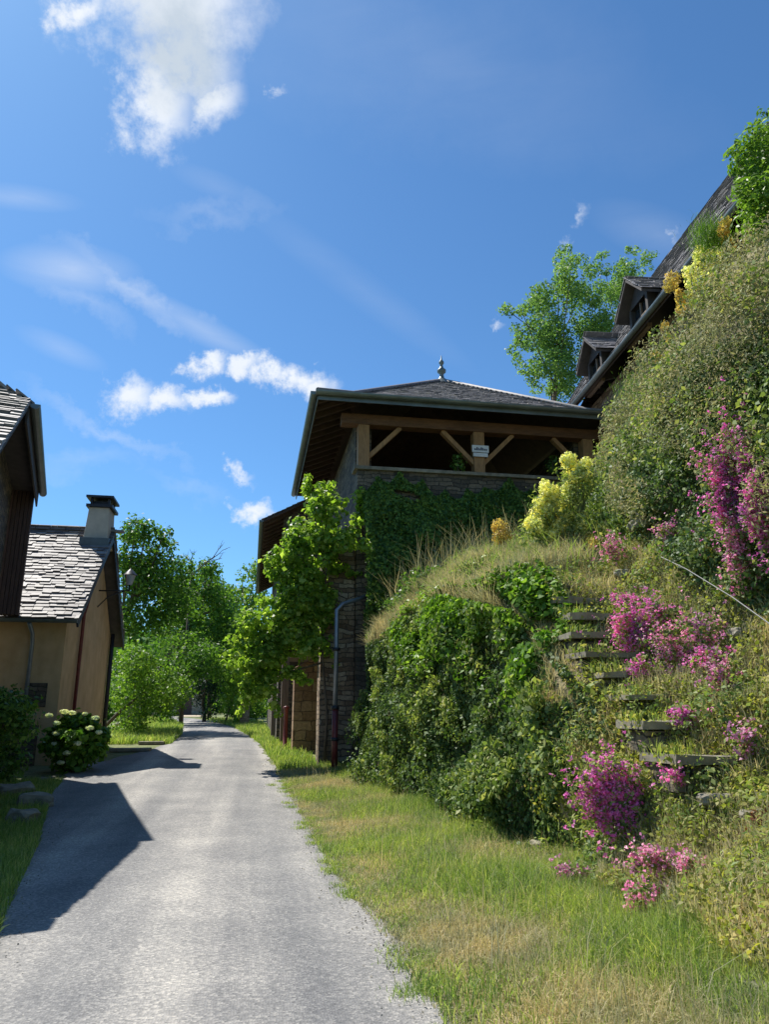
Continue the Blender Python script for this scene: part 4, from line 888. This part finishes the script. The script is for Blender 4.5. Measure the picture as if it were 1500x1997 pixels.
# ------------------------------------------------------------------ stone staircase
ST = empty('stone_staircase', (4.3, 5.4, .9), 'overgrown dry stone steps climbing the bank between the pink flowers', 'stairs')
SP = [(1400, 1500), (1340, 1432), (1300, 1377), (1250, 1332), (1215, 1292), (1190, 1252), (1170, 1212), (1145, 1180), (1130, 1152)]
SPC = []
for i, (u, v) in enumerate(SP):
    c, _t = surf(u, v); y = c.y + .0; w = .42 + .12 * random.random(); zt = c.z + random.uniform(.08, .12); tw = random.uniform(-.1, .1)
    xl, xr = c.x - w * .9, c.x + w * .85; SPC.append((c.x, y, zt))
    ring = [(xl, y - .02), (xl + .22, y - .06), (c.x, y - .04 + random.uniform(-.03, .03)), (xr - .2, y - .06), (xr, y + .02), (xr, y + .55), (xl, y + .55)]
    ring = [(a_ + random.uniform(-.035, .035), b_ + random.uniform(-.02, .02) + (a_ - c.x) * tw) for a_, b_ in ring]; th_ = random.uniform(.05, .085)
    top = [(a_, b_, zt + random.uniform(-.012, .012) + (a_ - c.x) * tw * .2) for a_, b_ in ring]; lo = [(a_, b_ + .015, zt - th_) for a_, b_ in ring]
    mb = MB(); mb.poly(top); mb.poly(lo[::-1])
    for q in range(7): mb.poly([lo[q], lo[(q + 1) % 7], top[(q + 1) % 7], top[q]])
    mb.build('step', M['flagstone'], ST)
    rb = MB(); rb.box(xl + .04, xr - .04, y + .07, y + .5, zt - .3, zt - .09); rb.build('riser', M['stone_dark'], ST)

n = 2200; k = rng.integers(0, len(SPC), n); q = np.array(SPC)[k]; sx_ = rng.choice([-1, 1], n) * rng.uniform(.14, .5, n)
P_ = q + np.stack([sx_, rng.uniform(-.1, .4, n), rng.uniform(-.12, .09, n)], 1); tag(leaves('stair_weeds', P_, np.tile([-.4, -.5, .7], (n, 1)), .04, M['yelcover']), 'small weeds creeping over the ends of the stone steps', 'weeds', kind='stuff')
P_ = q + np.stack([sx_, rng.uniform(-.1, .4, n), np.zeros(n)], 1); tag(blades('stair_grass', P_[:1500], .14, .006, M['grass'], lean=.9), 'grass tufts growing at the ends of the stone steps', 'grass', kind='stuff')
# handrail wire
hr = MB(); pts = [at(1290, 1086, X=4.9), at(1340, 1110, X=4.8), at(1430, 1165, X=4.6), at(1500, 1215, X=4.5), at(1620, 1300, X=4.3)]; hr.tube(pts, .006, 6)
tag(hr.build('handrail', M['wire']), 'thin pale wire handrail slanting down beside the steps', 'handrail')

# ------------------------------------------------------------------ flowers
pinks = [  # u, v, spread px (w, h), blossoms, kind, label
    (1466, 990, 38, 85, 1100, 'pink', 'big magenta flower cushion hanging on the upper wall'),
    (1475, 1110, 30, 60, 200, 'pinkpale', 'trailing dusty pink flowers under the big magenta cushion'),
    (1222, 1570, 50, 55, 620, 'pink', 'round magenta flower cushion at the foot of the steps'),
    (1262, 1250, 42, 40, 330, 'pink', 'pink flower clump left of the middle steps'),
    (1290, 1215, 30, 30, 100, 'pink', 'small pink clump just above the middle steps clump'),
    (1385, 1265, 60, 50, 150, 'pinkpale', 'loose dusty pink flowers on the slope under the wire rail'),
    (1435, 1350, 30, 45, 130, 'pinkpale', 'trail of dusty pink flowers at the right of the steps'),
    (1310, 1690, 55, 22, 90, 'pinkpale', 'scattered pink flowers low on the bank'),
    (1145, 1722, 24, 18, 60, 'pinkpale', 'small pale pink flower low in the verge grass'),
    (1285, 1765, 40, 30, 40, 'pinkpale', 'lowest pale pink flowers near the verge weeds'),
    (1215, 1085, 28, 22, 80, 'pinkpale', 'pale pink flowers on the ledge beside the yellow bush'),
    (1325, 1055, 26, 22, 60, 'pinkpale', 'pale pink sprig above the top of the wire rail'),
    (1240, 1185, 28, 10, 50, 'pink', 'thin pink fringe above the top step'),
    (1270, 1325, 18, 22, 70, 'pink', 'small pink tuft hanging over a step edge'),
    (1360, 1415, 22, 14, 50, 'pink', 'tiny pink tuft beside the lower step'),
    (1478, 1460, 24, 26, 60, 'pinkpale', 'pinkish tuft at the right edge level with the lowest step'),
    (1345, 1530, 22, 14, 30, 'pink', 'few pink blossoms right of the round cushion'),
    (1330, 1290, 45, 40, 120, 'pinkpale', 'pale pink carpet between the middle clump and the loose flowers'),
    (1400, 1310, 34, 30, 90, 'pink', 'pink blossoms below the loose dusty flowers'),
    (1520, 1040, 26, 60, 420, 'pink', 'magenta flowers cut by the right picture edge'),
    (1370, 1700, 18, 14, 30, 'pinkpale', 'pink blossoms right of the scattered low flowers'),
    (1490, 940, 18, 40, 90, 'pink', 'magenta blossoms at the right edge beside the big cushion')]
for (u, v, w, h, n, kd, lab) in pinks:
    q, t = surf(u, v); s = t / FPX * 1.0
    E_ = empty('pink_flower', q, lab, 'flowers', 'pink flowers on the bank')
    rt = Vector((math.cos(YAW), -math.sin(YAW), 0)); out = Vector((-.75, -.45, .35)).normalized()
    n = int(n * 1.5); g1 = rng.normal(0, .55, (n, 2)) * np.where(rng.uniform(0, 1, (n, 1)) < .15, 1.6, 1)
    nb = n * 5; idx = rng.integers(0, n, nb)
    cen = np.array(q)[None, :] + g1[:, :1] * w * s * np.array(rt) + g1[:, 1:] * h * s * np.array([0, 0, -1.]) + np.array(out) * rng.uniform(.10, .28, (n, 1)) + np.array(out) * (.22 if v < 1170 and u > 1400 else .04)
    P_ = cen[idx] + rng.normal(0, .014, (nb, 3)); leaves('blossoms', P_, np.tile(np.array([-.4, -.5, .7]), (nb, 1)), .026, M[kd], E_, jit=.7, aspect=.7)
    m_ = n * 4; c2 = cen[rng.integers(0, n, m_)] - np.array(out) * rng.uniform(.03, .12, (m_, 1)) + rng.normal(0, .03, (m_, 3))
    leaves('foliage', c2, np.tile(np.array(out), (m_, 1)), .04, M['cover'], E_, jit=.9)

def umbel_bush(u, v, y, heads, m, label, lm, leafr=.3, hs=.09, name='yellow_flower'):
    c = at(u, v, Y=y); E_ = empty(name, c, label, 'flowering plant', 'yellow flowering plants on the bank')
    st = MB(); PB = []; NB = []; root = None
    if isinstance(heads, list): hp = [(at(a, b_, Y=y + random.uniform(-.2, .2)), r) for a, b_, r in heads]
    root = Vector((c.x, c.y, c.z))
    for p, r in hp:
        st.tube([root + Vector((random.uniform(-.08, .08), 0, 0)), root.lerp(p, .55) + Vector((random.uniform(-.05, .05), 0, .05)), p], [.012, .01, .006], 5, caps=False)
        r *= 1.2; k = int(170 * (r / .09) ** 2); d = sph(k); PB.append(np.array(p) + d * r * rng.uniform(.5, 1.05, (k, 1)) * [1, 1, 1.1]); NB.append(d)
    st.build('stem', M['stem'], E_)
    leaves('blossoms', np.concatenate(PB), np.concatenate(NB), .034, m, E_, jit=.5, aspect=.9)
    if lm:
        P_, N_ = clumps([(np.array(p) - [0, 0, leafr * .9], leafr) for p, r in hp[::2]] + [(np.array(root) + [0, 0, .1], leafr * 1.3)], 2200, 1); leaves('foliage', P_, N_, .07, lm, E_, aspect=.3)
rs = random.Random(5)
hd = []
for (uu, vv, n, sx, sy) in ((1105, 895, 2, 8, 6), (1140, 915, 7, 26, 14), (1125, 940, 6, 22, 16), (1090, 960, 9, 28, 18), (1080, 990, 10, 34, 18), (1050, 1010, 8, 24, 16), (1110, 1010, 6, 24, 20), (1140, 1045, 5, 24, 18), (1085, 1040, 5, 24, 14)):
    for k in range(n): hd.append((uu + rs.uniform(-sx, sx), vv + rs.uniform(-sy, sy), rs.uniform(.06, .115)))
umbel_bush(1120, 1120, 10.8, hd, M['yellow'], 'large bush of pale yellow flower heads in front of the gallery', M['cover'], .25)
umbel_bush(1195, 1085, 10.4, [(1180, 1030, .09), (1200, 1035, .1), (1190, 1045, .08), (1212, 1042, .07), (1170, 1040, .07)], M['yellow'], 'small low yellow flower head right of the large bush', M['cover'], .14)
umbel_bush(980, 1075, 12.4, [(975, 1028, .13), (982, 1045, .13), (972, 1050, .1)], M['ochref'], 'single orange yellow plume left of the large bush', None)
umbel_bush(1150, 1110, 10.2, [(1147, 1052, .1), (1092, 1080, .1), (1100, 1092, .08), (1155, 1060, .08)], M['ochref'], 'fading ochre flower heads under the large yellow bush', None)
def skyline(lab, hds, y, m, base): umbel_bush(base[0], base[1], y, hds, m, lab, None)
skyline('round ochre seed head leaning out farthest over the dormers', [(1312, 545, .1), (1308, 556, .09)], 8.7, M['ochref'], (1350, 640))
skyline('upright ochre flower spike below the leaning seed head', [(1326, 575, .07), (1330, 590, .07), (1328, 605, .06)], 8.6, M['ochref'], (1335, 680))
skyline('group of yellow flower heads on the skyline beside the roof', [(1345, 530, .08), (1362, 520, .09), (1362, 500, .08), (1380, 530, .1), (1395, 515, .08), (1372, 545, .09), (1350, 552, .08), (1400, 495, .07), (1352, 570, .07), (1352, 590, .05), (1385, 500, .08), (1365, 487, .06)], 8.4, M['yellow'], (1375, 640))
skyline('tall yellow spike highest on the skyline near the slate roof', [(1415, 435, .07), (1412, 450, .07), (1418, 468, .07), (1425, 480, .06)], 7.9, M['ochref'], (1430, 560))
skyline('small yellow flower heads low on the shaded upper wall', [(1297, 635, .06), (1305, 660, .06), (1285, 700, .07), (1278, 690, .06)], 9.4, M['ochref'], (1310, 740))

# feathery green clump on skyline, and seeding grass
for (u, v, y, r, lab) in ((1245, 770, 11.0, .42, 'soft bright green fennel clump on the upper wall below the gutter'), (1385, 465, 8.0, .3, 'soft green fennel clump among the skyline flowers')):
    c = at(u, v, Y=y); P_ = np.array(c) + rng.normal(0, .4, (3200, 3)) * r; o = blades('fennel', P_, .1, .005, M['tree_mid'], lean=.8); tag(o, lab, 'plant')

# climbing vine over the pavilion's road side
V = empty('climbing_vine', (1.9, 19.6, .4), 'big light green grape vine climbing the corner of the pavilion over the lane', 'vine')
vc = []
for (u, v, y, r, n) in ((625, 945, 18.6, .16, 2), (615, 985, 18.6, .36, 3), (640, 1000, 18.6, .38, 3), (690, 985, 18.6, .2, 2), (690, 1010, 18.6, .2, 2), (600, 1040, 18.7, .5, 5), (655, 1045, 18.5, .4, 4), (570, 1060, 18.8, .4, 3), (690, 1060, 18.4, .22, 2), (560, 1100, 18.9, .42, 4), (610, 1110, 18.8, .5, 5), (650, 1100, 18.6, .32, 2), (545, 1085, 18.9, .25, 2),
                        (570, 1150, 19, .42, 4), (615, 1165, 18.9, .4, 4), (540, 1205, 19.3, .45, 4), (590, 1215, 19, .48, 5), (630, 1200, 18.8, .25, 2), (500, 1235, 19.6, .45, 4), (545, 1255, 19.4, .5, 5), (600, 1265, 19, .36, 3), (470, 1270, 19.8, .38, 4), (505, 1295, 19.6, .45, 5), (560, 1295, 19.3, .36, 3), (455, 1305, 19.8, .25, 2), (480, 1335, 19.7, .28, 3), (525, 1330, 19.5, .28, 3), (500, 1360, 19.6, .15, 2), (612, 1240, 19, .25, 2)):
    for k in range(n + 1):
        c = at(u + rs.uniform(-24, 24), v + rs.uniform(-24, 24), Y=y + rs.uniform(-.5, .5)); vc.append((np.array(c), r * rs.uniform(.5, .95)))
for (u0, v0, u1, v1) in ((600, 1040, 520, 1100), (640, 1100, 700, 1120), (560, 1180, 505, 1170), (610, 1240, 655, 1290), (500, 1300, 440, 1290), (520, 1330, 545, 1400), (480, 1340, 470, 1395), (600, 960, 600, 930), (700, 1000, 705, 955), (560, 1310, 600, 1330), (625, 1000, 640, 1240), (600, 1100, 612, 1290), (585, 1250, 640, 1210)):
    for k in range(7): f = k / 6; vc.append((np.array(at(u0 + (u1 - u0) * f + rs.uniform(-5, 5), v0 + (v1 - v0) * f + rs.uniform(-5, 5), Y=18.9 + rs.uniform(-.2, .2))), .17 * (1 - .5 * f)))
P_, N_ = clumps(vc, 1500, .9); leaves('foliage', P_, N_, .112, M['vine'], V, aspect=.85, jit=.7, droop=.6)
b = MB(); p0 = Vector((1.85, 19.0, .3))
b.tube([p0, (1.9, 19.0, 1.5), (1.75, 18.95, 3), (1.8, 18.9, 4.6), (1.75, 18.7, 6), (1.7, 18.6, 7.4)], [.035, .03, .028, .024, .018, .01], 7)
for q in ((600, 1040, 18.7), (545, 1255, 19.4), (470, 1280, 19.8), (560, 1100, 18.9), (500, 1330, 19.6)): b.tube([(1.75, 18.95, 3 + (1300 - q[1]) * .006), at(q[0] + 30, q[1] - 10, Y=q[2]), at(*q[:2], Y=q[2])], [.03, .02, .01], 5)
b.build('stem', M['bark'], V)
# a few vine leaves in the gallery opening
for (u, v, r, lab) in ((893, 905, .22, 'small vine tuft growing on the parapet beside the sign post'), (1078, 905, .2, 'small leafy sprig on the parapet right of the sign'),):
    c = at(u, v, Y=18.95); P_, N_ = clumps([(np.array(c), r)], 3000, 1.3); E_ = empty('parapet_plant', c, lab, 'plant'); leaves('foliage', P_, N_, .09, M['shrub'], E_, jit=.8)
    b = MB(); b.tube([c - Vector((0, 0, .3)), c, c + Vector((.03, 0, r))], [.015, .01, .004], 5); b.build('stem', M['bark'], E_)

# hydrangea by the ochre house
c = at(145, 1450, Y=19.3); Hy = empty('hydrangea', (c.x, 19.3, .2), 'hydrangea bush with white flower heads by the ochre wall', 'shrub')
cs = []; rs = random.Random(9)
for k in range(34):
    a = rs.uniform(0, 6.28); e = rs.uniform(-.2, 1.4); r = .62 * rs.uniform(.5, 1); cs.append((np.array((c.x + r * math.cos(a) * math.cos(e), 19.3 + r * math.sin(a) * math.cos(e) * .9, .95 + .68 * math.sin(e) * rs.uniform(.6, 1) - .1)), rs.uniform(.18, .3)))
P_, N_ = clumps(cs, 2600, .9); leaves('foliage', P_, N_, .13, M['hyd_leaf'], Hy, aspect=.7)
P_, N_ = clumps([(np.array((c.x, 19.35, .55)), .5)], 2200, .8); leaves('lower_foliage', P_, N_, .13, M['hyd_leaf'], Hy, aspect=.7)
b = MB()
for k in range(9): a = k * .7; b.tube([(c.x + .1 * math.cos(a), 19.3 + .1 * math.sin(a), .1), (c.x + .4 * math.cos(a), 19.3 + .4 * math.sin(a), .9)], [.015, .008], 5)
b.build('stem', M['bark'], Hy)
for k, (u, v) in enumerate(((95, 1395), (110, 1410), (125, 1388), (165, 1392), (185, 1400), (108, 1430), (135, 1435), (175, 1420), (150, 1450), (105, 1450), (130, 1468), (192, 1428), (118, 1487), (140, 1390))):
    p = at(u, v, Y=18.65 + .25 * abs(u - 145) / 50); k = 90; d = sph(k); leaves('flower_head', np.array(p) + d * rs.uniform(.035, .075) * [1.3, 1, .6], d, .05, M['white_pet'], Hy, jit=.3, aspect=.8)
# dark bush at far left
c = at(-5, 1425, Y=14.5); tree('bush', (c.x, 14.5, 0), 1.4, (c.x, 14.5, c.z), (.42, .5, .7), 16, 1500, .09, M['shrub'], 'dark bush in the shade at the left picture edge', cat='bush', trunk_r=.04, limbs=4, crad=(.25, .4))
# white small flower pot plant
# rocks
def rock(c, r, label, m='flagstone', name='rock', group=None, sc=(1, 1, .7)):
    me = bpy.data.meshes.new(name); bm = bmesh.new(); bmesh.ops.create_icosphere(bm, subdivisions=3, radius=1)
    ph = random.uniform(0, 9)
    for v_ in bm.verts:
        q = v_.co; q.x = max(-.75, min(.75, q.x)); q.y = max(-.78, min(.78, q.y)); q.z = max(-.7, min(.72, q.z))
        k = 1 + .12 * math.sin(q.x * 3 + ph) * math.cos(q.y * 4 + ph) + .05 * math.sin(q.z * 9 + q.x * 7 + ph); v_.co = Vector((q.x * r * sc[0] * k, q.y * r * sc[1] * k, q.z * r * sc[2] * k))
    bm.to_mesh(me); bm.free(); o = link(name, me, M[m]); o.location = c; o.rotation_euler = (random.uniform(-.1, .1), random.uniform(-.1, .1), random.uniform(0, 3)); tag(o, label, 'rock', group)
for (u, v, r, lab) in ((22, 1548, .42, 'big brown stone block at the foot of the tall house'), (68, 1562, .34, 'grey stone block between the big block and the asphalt'), (88, 1524, .26, 'small pale kerb stone nearest the hydrangea'), (45, 1590, .25, 'low stone half hidden in the shaded grass')):
    c = at(u, v, Z=.15); rock((c.x, c.y, .1), r, lab, group='stones beside the tall house')
for (u, v, r, lab) in ((1490, 1735, .16, 'grey stone at the right edge of the bank'), (1482, 1935, .13, 'grey stone at the lower right corner'), (1432, 1672, .09, 'small stone below the steps'), (1210, 1038, .0, '')):
    if r: q, t = surf(u, v); rock(q, r, lab, 'flagstone')
for (u, v, r, lab) in ((1255, 1022, .2, 'dark wall stone showing in the ivy hollow right of the yellow bush'), (1215, 1120, .13, 'stone beside the topmost step'), (1440, 1235, .12, 'stone in the slope under the wire rail'), (1052, 1648, .11, 'pale stone at the foot of the ivy wall'), (1180, 1335, .11, 'stone left of the middle steps'), (1395, 1560, .13, 'stone below the lowest step'), (1472, 1590, .12, 'stone above the brown fern'), (1330, 1810, .1, 'small stone low in the bank weeds')):
    q, t = surf(u, v); rock(q - ray(u, v).normalized() * .06, r, lab, 'flagstone', sc=(1.3, 1, .55))
for (u, v, w, lab) in ((262, 1452, .7, 'flat stone slab edging the left verge beyond the hydrangea'), (300, 1442, .5, 'second flat slab farther along the left verge')):
    c = at(u, v, Y=25 if u < 280 else 28); z = zr(c.y); mb = MB(); mb.box(c.x - w, c.x + w * .7, c.y - .25, c.y + .3, z, z + .1); tag(mb.build('stone_slab', M['flagstone'], bevel=.02), lab, 'stone slab', 'slabs on the left verge')
# dead brown fern at right edge
q, t = surf(1492, 1650); P_ = np.array(q) + rng.normal(0, .5, (1100, 3)) * [.1, .12, .17]; o = leaves('dead_fern', P_, np.tile([-.5, -.5, .4], (1100, 1)), .05, M['rustplant'], aspect=.3, droop=2); tag(o, 'rusty brown dead fern at the right edge of the bank', 'plant')
# low wall with creeper right of lane beyond the barn
lw = MB(); lw.box(-.55, 0, 46, 62, .8, 2.3); tag(lw.build('low_wall', M['stone_pale']), 'low stone wall with hanging plants right of the lane beyond the barn', 'wall')
n = 4000; P_ = np.stack([-.6 - rng.uniform(0, .3, n), rng.uniform(45.5, 62, n), 1 + rng.uniform(0, 1.6, n) ** 1], 1); tag(leaves('wall_plants', P_, np.tile([-1., -.3, .4], (n, 1)), .16, M['tree_mid']), 'light green plants spilling over the low wall by the lane', 'plants', kind='stuff')
